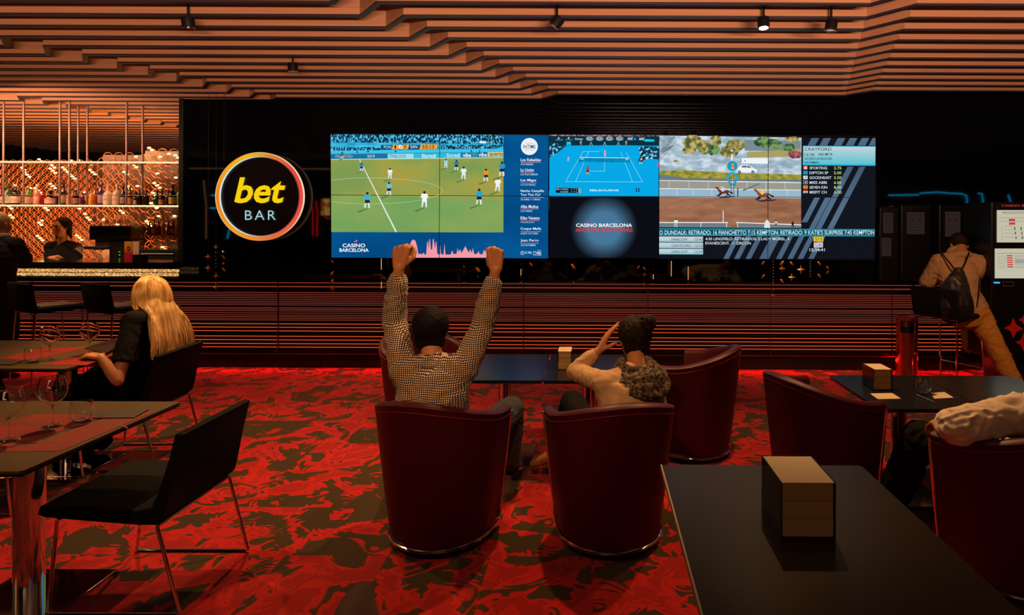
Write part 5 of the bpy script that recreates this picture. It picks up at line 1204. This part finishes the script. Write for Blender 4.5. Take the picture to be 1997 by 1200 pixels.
# --- person resting an elbow on the right armchair, mostly outside the frame
J = dict(pel=V(2.06, 2.95, .50), chest=at(2060, 870, 2.78), neck=at(2085, 775, 2.85), head=at(2100, 715, 2.95), shL=at(1998, 806, 2.74), shR=at(2170, 822, 2.85),
         elL=at(1872, 832, 2.72), wrL=at(1846, 832, 2.97), elR=at(2180, 920, 3.0), wrR=at(2100, 900, 3.25))
J.update(hipL=V(1.97, 3.0, .50), hipR=V(2.15, 3.0, .50), knL=V(1.76, 3.32, .47), knR=V(2.12, 3.44, .49), anL=V(1.66, 3.42, .10), anR=V(2.15, 3.46, .09), toeL=V(1.62, 3.56, .035), toeR=V(2.15, 3.62, .035))
hands = {'L': dict(U=(-.1, 1, -.1), D=(0, 0, 1), T=(1, 0, 0), curl=(30, 30, 20)), 'R': dict(U=(-1, .5, 0), D=(0, 0, 1), T=(0, 1, 0), curl=(25, 25, 20))}
sl, (F, S, U, c) = person('person in a cream shirt, mostly out of frame, resting an elbow over the right armchair', J, white_shirt, 'long', black_cloth, black_cloth, face=(-.3, 1, 0), hands=hands, vox=.006, inflate=.034, wr=.012)
b = MB(); b.ell(c + U * .026 - F * .018, S * .082, F * .096, U * .095, 20); put('hair', remesh(b, .007, 2), brown_hair, sl)
# ---------------------------------------------------------------- the bar
XL = -10.9
struct('trim_2', MB().box2((XL, YW + .06, 0), (XE - .01, 7.10, 1.09)), black_matt)
ct = thing('bar_counter', 'long black bar counter with a sparkling lit crystal edge', 'bar counter', (-6.6, 6.9, 1.09))
xr = at(352, 520, 6.6).x
put('worktop', MB().box2((XL, 6.60, 1.100), (XE + .02, 7.30, 1.165)), mat('black_granite', (.008, .007, .007), .10, spec=.6), ct)
crystal = noisy('crystal_glow', lin('8a4a18'), lin('ffe0a0'), 42, .38, .66, 4, (1, 1, 3), lin('d89a4c'), es=1.15)
cb = MB(); xa = at(12, 537, 6.62).x; xb = at(347, 537, 6.62).x; random.seed(3); x = XL + .02
while x < xb - .02:
    for k in range(2):
        zc = 1.075 - k * .042; cb.box((x + .018, 6.635 + random.uniform(-.004, .004), zc), (.034, .03, .036), 0, .010)
    x += .040
put('crystal_edge', cb, crystal, ct)
put('under_shelf', MB().box2((XL, 6.60, .995), (xb, 6.76, 1.004)), black_matt, ct)
# hanging bottle rack
XS = at(356, 400, 7.1).x; rk = thing('bottle_rack', 'hanging bottle rack with two glowing shelf edges over the bar', 'bottle rack', (-6.4, 7.23, 1.82))
steel = mat('rose_steel', (.34, .20, .17), .45, .6)
ZB = at(250, 401, 7.1).z; ZT = at(250, 316, 7.1).z; ZR = at(250, 381, 7.1).z
for nm, z in (('lower_shelf', ZB), ('upper_shelf', ZT)):
    put(nm, MB().box2((XL, 7.10, z - .012), (XS, 7.36, z)), mat('smoked_glass', (.15, .08, .05), .1, spec=.6), rk)
    put('light_strip', MB().box2((XL, 7.085, z - .016), (XS, 7.10, z + .004)), plain('shelf_strip', (1.0, .78, .42), 1.05), rk)
put('guard_rail', MB().box2((XL, 7.088, ZR - .003), (XS, 7.094, ZR + .003)), steel, rk)
for X in (-8.0, -7.55, -6.83, -6.60, -6.18, -6.07, -5.41):
    for Y in (7.105, 7.355):
        if X == -6.60 and Y > 7.2: continue
        b = MB(); b.tube([(X, Y, ZB), (X, Y, 3.0)], .011, 12); put('pole', b, steel, rk, True)
# bottles
def bottle(x, w, h, body, lab, cap, desc, Y=7.2, zb=None, rough=.15, kind=0):
    zb = ZB if zb is None else zb; s = Y / 1200; p = at(x, 400, Y); r = w * s / 2; H = h * s; t = thing('bottle', desc, 'bottle', (p.x, Y, zb), 0, 'spirit bottles')
    m = mat('bottle_' + body, lin(body), rough, spec=.5); b = MB()
    prof = [(0, 0), (r * .95, 0), (r, .01), (r, H * .52), (r * .85, H * .62), (r * .35, H * .72), (r * .3, H * .9), (0, H * .9)] if kind == 0 else [(0, 0), (r * .7, 0), (r * .96, H * .12), (r, H * .32), (r * .85, H * .52), (r * .32, H * .66), (r * .26, H * .88), (0, H * .88)]
    b.lathe(prof, (p.x, Y, zb), 16); put('glass_body', b, m, t, True)
    b = MB(); b.lathe([(0, H * .88), (r * .36, H * .88), (r * .36, H), (0, H)], (p.x, Y, zb), 14); put('cap', b, mat('cap_' + cap, lin(cap), .4), t, True)
    if lab:
        b = MB(); b.lathe([(r * 1.02, H * .10), (r * 1.02, H * .42)], (p.x, Y, zb), 16, False, False); put('label', b, mat('label_' + lab, lin(lab), .7), t, True)
C_ = 1 / 5.625
for q in ((10, 60, 220, '6a2020', 'd89a88', 'b03030', 'dark red bottle with pink label, leftmost on the lower glowing shelf', 0), (88, 105, 225, '2f5a24', 'd8d0b0', '3a6a2a', 'round green bottle with pale label at the left end of the shelf', 1), (170, 86, 232, '101418', 'e0c0a8', 'e8e0d8', 'dark bottle with white cap and large pale label', 0),
          (250, 40, 190, '7a4a20', None, '2a1a10', 'slim amber bottle between the black and leaf green ones', 0), (312, 66, 215, '4a7a20', 'e09a88', 'c8b020', 'leaf green bottle with pink label', 0), (405, 62, 232, 'c87868', 'e0a898', 'e8d8d0', 'tall pink bottle with pale cap', 0), (468, 50, 200, '8a1418', None, 'b01820', 'red bottle beside the tall pink one', 0),
          (558, 108, 185, '1c1210', 'e8a890', 'd0a080', 'squat dark bottle with wide pink label', 1), (640, 40, 180, '2a1018', None, '101010', 'narrow dark maroon bottle behind the second pole', 0), (698, 52, 250, '16281a', 'a88a58', '181818', 'tall dark green bottle with ochre label', 0), (765, 62, 175, 'c07860', 'e0a088', 'c09080', 'short rose bottle left of the black one', 0), (832, 56, 190, '241414', 'c88878', 'd8c8c0', 'black bottle with small rose label', 0),
          (905, 40, 160, '50286a', None, 'c0a040', 'small violet bottle left of the bright yellow one', 0), (1002, 46, 175, 'd88a10', 'e8a018', 'c06a10', 'bright yellow bottle left of the tall amber one', 0), (1042, 50, 222, 'a85020', None, 'c88048', 'tall amber bottle behind the yellow one', 0), (1106, 54, 265, '4a2a6a', 'b08aa0', 'c8a8a8', 'tall purple bottle left of the white pair', 0),
          (1186, 92, 222, 'd8b8a0', 'e8c8b0', 'c8b0a0', 'white ceramic bottle, the left one of the white pair', 0), (1286, 90, 236, 'd0a898', 'e0b8a8', 'd8c0b0', 'white ceramic bottle, the right one of the white pair', 0), (1352, 52, 225, '0e2430', 'b88878', '101820', 'dark teal bottle right of the white pair', 0), (1426, 56, 205, '5a2a14', 'd88a50', '1a1010', 'brown bottle with tan label', 0),
          (1492, 50, 150, '141014', 'd8b8b0', '282020', 'short black bottle with white label', 0), (1528, 54, 188, '301014', None, 'e06828', 'dark bottle with orange cap, the left of two', 0), (1602, 54, 188, '300c10', None, 'e05820', 'dark bottle with orange cap, the right of two', 0), (1722, 76, 180, '0e4a28', None, 'd02840', 'emerald bottle with red cap', 1),
          (1776, 60, 165, '1c0e10', 'e07838', '201414', 'dark bottle with orange label', 0), (1846, 50, 175, '2a1010', None, '803020', 'maroon bottle left of the yellow-labelled one', 0), (1892, 72, 228, '141018', 'e0a018', '141014', 'dark bottle with yellow label', 0), (1966, 46, 225, '5a8a30', None, '3a6a20', 'light green bottle at the right end of the shelf', 0)):
    bottle(q[0] * C_, q[1] * C_, q[2] * C_, q[3], q[4], q[5], q[6], kind=q[7])
# lattice screens of interlocking rings
ring_m = mat('copper_ring', (.72, .24, .10), .35, .65)
def lattice(px0, px1, py0, py1, Y, step, label, n_l, seed):
    a = at(px0, py0, Y); b_ = at(px1, py1, Y); t = thing('lattice_screen', label, 'screen', ((a.x + b_.x) / 2, Y, b_.z), 0, 'copper ring lattices behind the bar')
    b = MB(); r = step * .5; R = step / math.sqrt(2) * .99
    nx = int((b_.x - a.x) / step); nz = int((a.z - b_.z) / step)
    for i in range(nx + 1):
        for j in range(nz + 1):
            for o in ((0, 0), (.5, .5)):
                cx_ = a.x + (i + o[0]) * step; cz_ = a.z - (j + o[1]) * step
                if cx_ + R * .75 > b_.x or cz_ - R * .75 < b_.z or cx_ - R * .75 < a.x - .01 or cz_ + R * .75 > a.z: continue
                b.tube([(cx_ + r * 1.0 * cos(k * pi / 10), Y, cz_ + r * 1.0 * sin(k * pi / 10)) for k in range(20)], .0045, 4, closed=True)
    put('ring_lattice', b, ring_m, t, True)
    put('back_panel', MB().box2((a.x, Y + .10, 1.08 if Y < 7.8 else 0), (b_.x, Y + .12, a.z - .09)), ramp2(mat('amber_panel', (.05, .02, .01), .35, spec=.6), (.030, .015, .005), (.075, .03, .015), 3, .35, .65), t)
    random.seed(seed)
    lm = MB(); lm.ell((0, 0, 0), (.026, 0, 0), (0, .01, 0), (0, 0, .011), 8); me = lm.mesh('lattice_glint'); me.materials.append(plain('painted_glint', (1, .70, .22), 5)); smooth(me, 180)  # glints of reflected light, built as small glowing ovals
    cnt = 0
    while cnt < n_l:
        x = random.uniform(a.x + .05, b_.x - .05); z = random.uniform(b_.z + .05, a.z - .05); run = random.choice((1, 1, 2, 3))
        for k in range(run):
            if cnt >= n_l or x + k * .035 > b_.x - .02 or z - k * .03 < b_.z: break
            o = bpy.data.objects.new('lattice_glint', me); COL.objects.link(o); o.parent = t; o.matrix_parent_inverse = Matrix.Translation(-t.location); o.location = (x + k * .035, Y - .012, z - k * .030); cnt += 1
lattice(272, 353, 279, 512, 7.75, .145, 'copper ring lattice nearest the black wall', 30, 1)
lattice(190, 276, 287, 512, 8.10, .14, 'copper ring lattice behind the coffee machine', 22, 2)
lattice(-40, 192, 303, 520, 8.60, .118, 'wide copper ring lattice behind the bartender', 95, 3)
lamp('lattice_fill', 'POINT', (-6.45, 8.35, 1.45), 5, (.35, .12, 1.0), size=.1)  # added unseen lights that tint and brighten the lattice panels
lamp('lattice_fill', 'AREA', (-6.9, 7.6, 1.20), 60, (1.0, .36, .10), (-6.9, 8.6, 1.9), 2.6, size_y=.15)
# back counter
bc = thing('back_counter', 'dark back counter under the copper lattices', 'counter', (-5.6, 7.7, 0))
p = at(262, 486, 7.55); XK = at(168, 500, 7.6).x
put('cabinet', MB().box2((XK, 7.45, 0), (XE - .35, 7.98, 1.05)), black_matt, bc); put('worktop', MB().box2((XK, 7.42, 1.05), (XE - .33, 8.0, 1.08)), mat('black_granite', (.008, .007, .007), .10), bc)
rs = thing('fridge_unit', 'low black fridge unit at the right end of the back counter', 'fridge', (-5.4, 7.6, 1.08)); a = at(264, 487, 7.5); b_ = at(352, 514, 7.5)
put('cabinet', MB().box2((a.x, 7.5, 1.08), (b_.x, 7.68, a.z), .004), black_matt, rs); b = MB(); b.tube([(a.x + .08, 7.485, a.z - .05), (b_.x - .08, 7.485, a.z - .05)], .006); put('door_handle', b, steel, rs, True)
# small shelf with liqueurs at the right
a = at(284, 458, 7.62); b_ = at(352, 458, 7.62); sh = put('wall_shelf', MB().box2((a.x, 7.56, a.z - .012), (b_.x + .02, 7.72, a.z)), mat('red_glass_shelf', (.25, .02, .02), .2), None); tag(sh, 'narrow red shelf holding small liqueur bottles right of the coffee machine', 'shelf')
for i, (x, h, c1, d1) in enumerate(((292, 24, '3a1420', 'small plum liqueur bottle, leftmost on the narrow red shelf'), (301, 30, '6a2018', 'small rust liqueur bottle, second on the narrow red shelf'), (310, 26, '401010', 'small maroon liqueur bottle on the narrow red shelf'), (319, 34, 'b07060', 'small rose liqueur bottle on the narrow red shelf'), (329, 26, '701018', 'small crimson liqueur bottle on the narrow red shelf'), (338, 28, '301020', 'small dark liqueur bottle on the narrow red shelf'), (346, 32, 'a06020', 'small amber liqueur bottle, rightmost on the narrow red shelf'))): bottle(x, 8, h, c1, 'a06048' if i % 2 else None, '301818', d1, 7.64, a.z)
# coffee machine
cm = thing('coffee_machine', 'black espresso machine behind the bar with glasses stacked on top', 'coffee machine', (at(225, 480, 7.6).x, 7.6, 1.08))
def pb(x0, y0, x1, y1, ya, yb, Y=7.6, bev=.004): a = at(x0, y0, Y); b_ = at(x1, y1, Y); return MB().box2((a.x, ya, b_.z), (b_.x, yb, a.z), bev)
put('upper_body', pb(186, 440, 265, 468, 7.50, 7.80, bev=.015), mat('machine_black', (.012, .010, .010), .25), cm)
put('side_body', pb(223, 468, 265, 512, 7.52, 7.80), mat('machine_black', (.012, .010, .010), .25), cm)
put('group_head', pb(192, 460, 222, 480, 7.55, 7.78), mat('machine_steel', (.35, .22, .16), .25, .9), cm)
put('base', pb(172, 505, 265, 515, 7.48, 7.80), mat('machine_black', (.012, .010, .010), .25), cm); put('drip_tray', pb(176, 480, 224, 486, 7.50, 7.78), mat('machine_black', (.012, .010, .010), .25), cm)
for x in (200, 213):
    b = MB(); p = at(x, 484, 7.52); b.tube([p, p + V(-.02, -.10, -.01)], .012, 8); put('portafilter', b, black_matt, cm, True)
for y in (491.5, 497.5): p = at(233, y, 7.515); b = MB(); b.ell(p, (.010, 0, 0), (0, .004, 0), (0, 0, .006), 10); put('indicator_light', b, plain('green_led', (.05, .6, .08), 1.2), cm)
rows_ = [(208 + k * 8, 437) for k in range(6)] + [(212 + k * 8, 428) for k in range(5)]
gl = mat('amber_lit_glass', (.75, .38, .20), .15, spec=.6)
for k, (x, y) in enumerate(rows_): p = at(x, y, 7.6); q = thing('coffee_glass', 'small upturned glass in the pile on the espresso machine', 'glass', (p.x, 7.6, p.z), 0, 'glasses on the espresso machine'); b = MB(); b.lathe([(.024, 0), (.020, .055), (0, .055)], (p.x, 7.6 + (k % 3) * .05, p.z - .0), 14, False); put('bowl', b, gl, q, True)
# things on the counter
mc = thing('menu_card', 'upright yellow and red menu card on the bar counter', 'menu card', (at(250, 517, 6.75).x, 6.75, 1.165))
a = at(242.5, 471, 6.75); b_ = at(258, 519, 6.75); put('card', MB().box2((a.x, 6.75, 1.166), (b_.x, 6.757, a.z)), ramp2(mat('menu_card_print', (.8, .3, .02), .5), lin('c81c24'), lin('e09018'), 1, .3, .7), mc)
m_ = MATS['menu_card_print']; nt, lk, bs = nodes(m_)
tcn = N(nt, 'ShaderNodeTexCoord'); sxn = N(nt, 'ShaderNodeSeparateXYZ'); lk.new(tcn.outputs['Object'], sxn.inputs[0]); mr = N(nt, 'ShaderNodeMapRange'); mr.inputs[1].default_value = 1.17; mr.inputs[2].default_value = a.z; lk.new(sxn.outputs[2], mr.inputs[0])
rp = N(nt, 'ShaderNodeValToRGB'); rp.color_ramp.elements[0].color = (*lin('c41830'), 1); rp.color_ramp.elements[0].position = .42; rp.color_ramp.elements[1].color = (*lin('e89820'), 1); rp.color_ramp.elements[1].position = .62; lk.new(mr.outputs[0], rp.inputs[0]); lk.new(rp.outputs[0], bs.inputs['Base Color'])
FF = Flat(onY(6.749), .0004); dk = mat('menu_logo_black', (.01, .01, .01), .5); wk = mat('menu_logo_gold', (.7, .5, .2), .5); FF.oval(250.5, 485, 3.4, 4.4, dk, 24); FF.text('bet', 248.6, 483, 252.4, 486.2, wk, bold=.03, shear=.2); FF.put('round_logo', mc)
cx_ = thing('condiment_box', 'black box with cream card insert beside the menu card on the bar', 'box', (at(267, 517, 6.8).x, 6.8, 1.165))
a = at(259, 497, 6.8); b_ = at(276, 517, 6.8); put('box', MB().box2((a.x, 6.80, 1.166), (b_.x, 6.90, a.z)), black_matt, cx_); a = at(258.5, 471, 6.83); b_ = at(271, 497, 6.83); put('card_insert', MB().box2((a.x, 6.83, b_.z), (b_.x, 6.835, a.z)), mat('cream_card', (.75, .50, .30), .6), cx_)

# ---------------------------------------------------------------- reflections in the black wall, built as hanging shapes
gold = mat('gold_reflection', (.85, .42, .12), .3, .8, emit=(1, .4, .08), es=.0)
def star(c, r):
    vs = [c + V(0, -.004, 0), c + V(0, .004, 0)]; n = 16
    for k in range(n):
        a_ = 2 * pi * k / n; q = abs(math.cos(2 * a_)); rr = r * (.28 + .72 * q ** 3) if k % 4 == 0 else r * (.25 + .18 * (1 if k % 2 else 0)) if k % 4 != 2 else r * .26
        vs.append(c + V(rr * cos(a_), 0, rr * sin(a_) * 1.1))
    fs = []
    for k in range(n): fs += [(0, 2 + k, 2 + (k + 1) % n), (1, 2 + (k + 1) % n, 2 + k)]
    mb = MB(); mb.add(vs, fs); return mb
def petal(c, r, a_):
    mb = MB(); d = V(cos(a_), 0, sin(a_)); n = V(-sin(a_), 0, cos(a_)); mb.ell(c, d * r, V(0, .004, 0), n * r * .42, 10); return mb
def strand(x, items, label, top=None):
    p = at(x, items[0][1], 6.70); yb = max(i[1] for i in items); t = thing('reflection_strand', label, 'hanging ornament', (p.x, 6.70, at(x, yb, 6.70).z), 0, 'gold ornaments under the screens')
    zt = 3.30 if top is None else at(x, top, 6.70).z
    b = MB(); b.tube([(p.x, 6.70, zt), (p.x, 6.70, at(x, yb, 6.70).z)], .0014, 5); put('added_wire', b, black_matt, t)
    for (k, y, s) in items:
        c = at(x, y, 6.70)
        if k == 's': put('star_reflection', star(c, s / 179), gold, t)
        elif k == 'p': put('petal_reflection', petal(c, s / 179, radians(50 if int(y) % 2 else 130)), gold, t, True)
        elif k == 'b': b = MB(); b.ell(c, (s / 179, 0, 0), (0, s / 179, 0), (0, 0, s / 179), 8); put('bead_reflection', b, mat('crystal_glint', (.9, .75, .55), .08, .6), t, True)
        elif k == 't': b = MB(); b.tube([c + V(0, -.004, s / 358), c - V(0, .004, s / 358)], .004, 8); put('reflected_streak', b, plain('amber_streak', (.9, .42, .14), .8), t)
strand(405.5, [('s', 501, 7), ('s', 523, 7)], 'strand with two gold stars, furthest left below the round sign')
strand(421, [('s', 482, 6), ('b', 493, 1.3), ('b', 500, 1.3), ('b', 507, 1.3), ('b', 514, 1.3), ('b', 521, 1.3), ('s', 539, 7), ('b', 552, 2), ('s', 560.5, 6), ('b', 560, 3)], 'long beaded strand with gold stars left of the round sign')
strand(436, [('b', 491, 2.5), ('p', 502, 5), ('b', 514, 2.5), ('p', 526, 5)], 'strand with gold petals beside the long beaded one')
V0 = 507
strand(648, [('p', 510, 4), ('p', 533, 5), ('b', 545, 1.5), ('p', 549, 5), ('s', 563, 6)], 'petal strand under the left corner of the video wall', V0)
strand(744, [('t', 515, 22), ('b', 543, 1.5), ('t', 556, 13)], 'slim amber light tubes left of the raised left fist', V0)
strand(905, [('p', 520, 3), ('b', 531, 1.5), ('b', 552, 2.5)], 'faint strand left of the raised right arm', V0)
strand(932, [('p', 526, 7), ('b', 540, 1.5)], 'single curled petal beside the raised right wrist', V0)
strand(1016, [('b', 515, 1.3), ('t', 531, 12), ('b', 540, 1.5), ('b', 552, 3)], 'short amber tube strand under the concert list', V0)
strand(1036, [('p', 516, 5)], 'lone petal under the concert list', V0)
strand(1118, [('p', 520, 7), ('p', 553, 4)], 'two petals under the betting logo', V0)
strand(1245, [('p', 521, 5), ('b', 537, 1.5)], 'pale petal left of the crystal cluster', V0)
strand(1257, [('p', 524, 5), ('s', 536, 6), ('s', 555, 7)], 'crystal cluster strand with stars under the screen joint', V0)
strand(1274, [('b', 525, 1.3), ('t', 540, 9), ('b', 553, 1.5)], 'thin beaded strand right of the crystal cluster', V0)
strand(1309, [('b', 512, 1.2), ('t', 524, 30)], 'rosy light tube right of the bun', V0)
strand(1342, [('t', 533, 26), ('b', 552, 1.8)], 'amber light tube above the empty armchair', V0)
strand(1488, [('p', 513, 5), ('p', 539, 5)], 'petals at the left of the star group', V0)
strand(1508, [('b', 510 + k * 6, 1.4) for k in range(8)] + [('s', 556, 5), ('b', 566, 1.5), ('s', 576, 5)], 'long beaded strand left of the star group', V0)
strand(1525, [('p', 513, 6), ('s', 524, 7), ('p', 548, 5)], 'strand with a star, first of the star group', V0)
strand(1544, [('p', 514, 5), ('s', 541, 8)], 'strand with one low star', V0)
strand(1562, [('s', 526, 9)], 'strand with the largest star', V0)
strand(1580, [('b', 510 + k * 5, 1.4) for k in range(7)], 'plain beaded strand in the star group', V0)
strand(1598, [('p', 514, 5), ('p', 538, 5)], 'petals at the right of the star group', V0)
strand(1614, [('p', 522, 4), ('p', 531, 4)], 'last petals of the star group', V0)

# ---------------------------------------------------------------- betting terminals
kb = mat('terminal_black', (.004, .003, .004), .3)
def terminal(px0, py0, px1, py1, Y, d, label, scr, dim, tilt=0):
    a = at(px0, py0, Y); b_ = at(px1, py1, Y); t = thing('betting_terminal', label, 'betting terminal', ((a.x + b_.x) / 2, Y, b_.z if b_.z > .4 else 0), 0, 'betting terminals')
    put('body', MB().box2((a.x, Y + .002, b_.z), (b_.x, Y + d, a.z), .01), kb, t)
    for (x0, y0, x1, y1) in scr:
        Fx = Flat(onY(Y - .004), .0006); g = lambda u, v: (x0 + (x1 - x0) * u, y0 + (y1 - y0) * v)
        bg, rd, tx = dim
        Fx.poly([g(0, 0), g(1, .0), g(1, 1), g(0, 1)], bg)
        if y1 - y0 > 50:
            w_ = x1 - x0
            if y0 < 440:
                Fx.text('PRONOSTICS', *g(.08, .05), *g(.42, .11), tx)
                for r_ in (.27, .38):
                    Fx.line(g(.02, r_ - .03), g(.98, r_ - .03), .4, tx)
                    for u in (.17, .42, .67): Fx.poly([g(u, r_), g(u + .09, r_), g(u + .09, r_ + .07), g(u, r_ + .07)], rd)
                for j in range(3):
                    for i in range(7):
                        q = g(.25 + i * .09, .55 + j * .14); Fx.oval(q[0], q[1], 1.6, 1.9, ('5a6a3a', '6a5a60', 'b07a40', '405878')[(i + j) % 4], 8); Fx.poly([(q[0] - 2, q[1] + 3.6), (q[0], q[1] + .6), (q[0] + 2, q[1] + 3.6)], ('3a4a20', '5a3a58', '304050')[(i * 2 + j) % 3])
                for j in range(6): q = g(.04, .52 + j * .075); Fx.oval(q[0], q[1], .9, 1, rd, 6)
                for j in range(4): Fx.line(g(.07, .5 + j * .11), g(.2, .5 + j * .11), .4, tx)
            else:
                Fx.line(g(.03, .16), g(.97, .16), .6, tx)
                for j in range(6):
                    Fx.poly([g(.16, .22 + j * .075), g(.24, .22 + j * .075), g(.24, .26 + j * .075), g(.16, .26 + j * .075)], rd)
                    Fx.line(g(.03, .27 + j * .075), g(.15, .27 + j * .075), .4, tx); Fx.line(g(.26, .25 + j * .075), g(.97, .25 + j * .075), .5, tx)
                Fx.poly([g(.26, .36), g(.38, .36), g(.38, .50), g(.26, .50)], '9a9a90')
        else:
            for j in range(6): Fx.line(g(.1, .12 + j * .14), g(.9, .12 + j * .14), .5, tx)
            for u in (.2, .6): Fx.poly([g(u, .3), g(u + .2, .3), g(u + .2, .42), g(u, .42)], rd)
        Fx.put('display', t)
    return t
kt = terminal(1934, 394, 2090, 700, 5.72, .45, 'bright two-screen betting terminal at the right edge', ((1944, 410, 2080, 473), (1940, 485, 2084, 543)), ('c2bfa8', 'c83838', '403c34'))
FF = Flat(onY(5.708), .0006); FF.text('CASINO BARCELONA', 1953, 399, 2050, 403.5, plain('red_header', lin('b0402c'), .8), bold=.01); FF.put('header_lettering', kt); FF = Flat(onY(5.708), .0006); FF.rect(1938, 550, 1950, 553, plain('blue_slot_light', (.02, .25, 1.0), 2.0)); FF.line((1956, 550), (1976, 550), .5, '6a2c1c'); FF.line((1956, 558), (1976, 558), .5, '6a2c1c'); FF.line((1956, 550), (1956, 558), .5, '6a2c1c'); FF.line((1976, 550), (1976, 558), .5, '6a2c1c')
FF.put('card_slot', kt); FF = Flat(onY(5.708), .0006)
redp = mat('red_print', (.42, .012, .012), .4)
for (x, y, r) in ((1976, 640, 20), (1996, 668, 18), (1962, 690, 14), (1998, 624, 14)): FF.poly([(x, y - r), (x + r * .3, y - r * .35), (x + r, y + r * .1), (x + r * .35, y + r * .35), (x, y + r), (x - r * .3, y + r * .3), (x - r * .9, y), (x - r * .3, y - r * .3)], redp)
FF.put('star_print', kt)
put('pedestal', MB().box2((at(1950, 600, 5.9).x, 5.80, 0), (at(2080, 600, 5.9).x, 6.15, at(1950, 690, 5.72).z)), kb, kt)
dimc = ('1c1614', '2e1212', '0c0a0a')  # the dim boxes below stand in for terminals reflected in the black glass
terminal(1716, 404, 1752, 548, 6.66, .10, 'dim wall terminal nearest the video wall', ((1722, 415, 1742, 455), (1719, 464, 1738, 500)), ('2a211d', '301414', '100c0c'))
terminal(1758, 400, 1815, 548, 6.66, .10, 'dim wall terminal in the middle of the dark row', ((1768, 414, 1803, 457),), ('2a211d', '301414', '100c0c'))
terminal(1832, 400, 1886, 548, 6.66, .10, 'dim wall terminal above the hood of the tan jacket', ((1843, 413, 1873, 462),), ('2a211d', '301414', '100c0c'))

# ---------------------------------------------------------------- machines behind the viewer, seen only as reflections in the black glass
nb_ = thing('slot_machine', 'tall slot machine bank with blue neon outline, behind the viewer to the right', 'slot machine', (7.4, .5, 0))
put('cabinet', MB().box2((6.1, .1, 0), (8.6, .45, 2.5)), kb, nb_)
neon = plain('blue_neon', (.0, .42, .80), 9)
YM = 2 * YW - .5
def vp(x, y): q = at(x, y, YM); return V(q.x, .5, q.z)
for pts in ([(1733, 381), (1792, 380)], [(1794, 377), (1812, 376), (1830, 375), (1850, 377), (1876, 378), (1885, 382), (1886, 398)], [(1908, 377), (1915, 378), (1917, 390), (1917, 405)], [(1966, 380), (1971, 394)]):
    b = MB(); b.tube([vp(*p_) for p_ in pts], .012, 8); put('neon_tube', b, neon, nb_)
sm_ = thing('slot_machine', 'slot machine with red side lights and coloured topper, behind the viewer to the left', 'slot machine', (-6.4, .2, 0))
put('cabinet', MB().box2((-7.2, -.3, 0), (-5.9, .15, 2.3)), kb, sm_); YM2 = 2 * YW - .2
def vp2(x, y): q = at(x, y, YM2); return V(q.x, .2, q.z)
for pts in ([(606, 391), (610, 410), (610, 460)], [(616, 392), (619, 415), (618, 462)]): b = MB(); b.tube([vp2(*p_) for p_ in pts], .012, 8); put('side_light', b, plain('red_neon', (1, .02, .02), 5), sm_)
a = vp2(626, 388); b_ = vp2(645, 420); put('topper', MB().box2((a.x, .16, b_.z), (b_.x, .2, a.z)), noisy('topper_print', lin('b04010'), lin('f0d060'), 9, .4, .6, 2, es=5), sm_)
b = MB(); q = vp2(642, 412); b.tube([q + V(.12 * cos(k * pi / 10), .02, .16 * sin(k * pi / 10)) for k in range(20)], .012, 6, closed=True); put('topper_ring', b, plain('red_neon', (1, .02, .02), 5), sm_)
for pts in ([(412, 381), (420, 381)], [(410, 406), (422, 406)], [(447, 448), (443, 466)]): b = MB(); b.tube([vp2(*p_) for p_ in pts], .014, 8); put('blue_light', b, neon, sm_)
b = MB(); b.tube([vp2(397, 352), vp2(402, 400), vp2(402, 466)], .010, 8); put('amber_trim', b, plain('amber_line', (1, .4, .12), 2.2), sm_)
cv = thing('cove_light', 'long warm cove light along the ceiling behind the viewer', 'cove light', (-3, .2, 2.74))
q0 = vp2(368, 328); q1 = vp2(1000, 330); put('housing', MB().box2((q0.x, .05, q0.z - .02), (q1.x, .16, q0.z + .06)), kb, cv); put('light_strip', MB().box2((q0.x, .165, q0.z - .012), (q1.x, .19, q0.z + .006)), plain('cove_strip', (1, .42, .16), 1.6), cv)
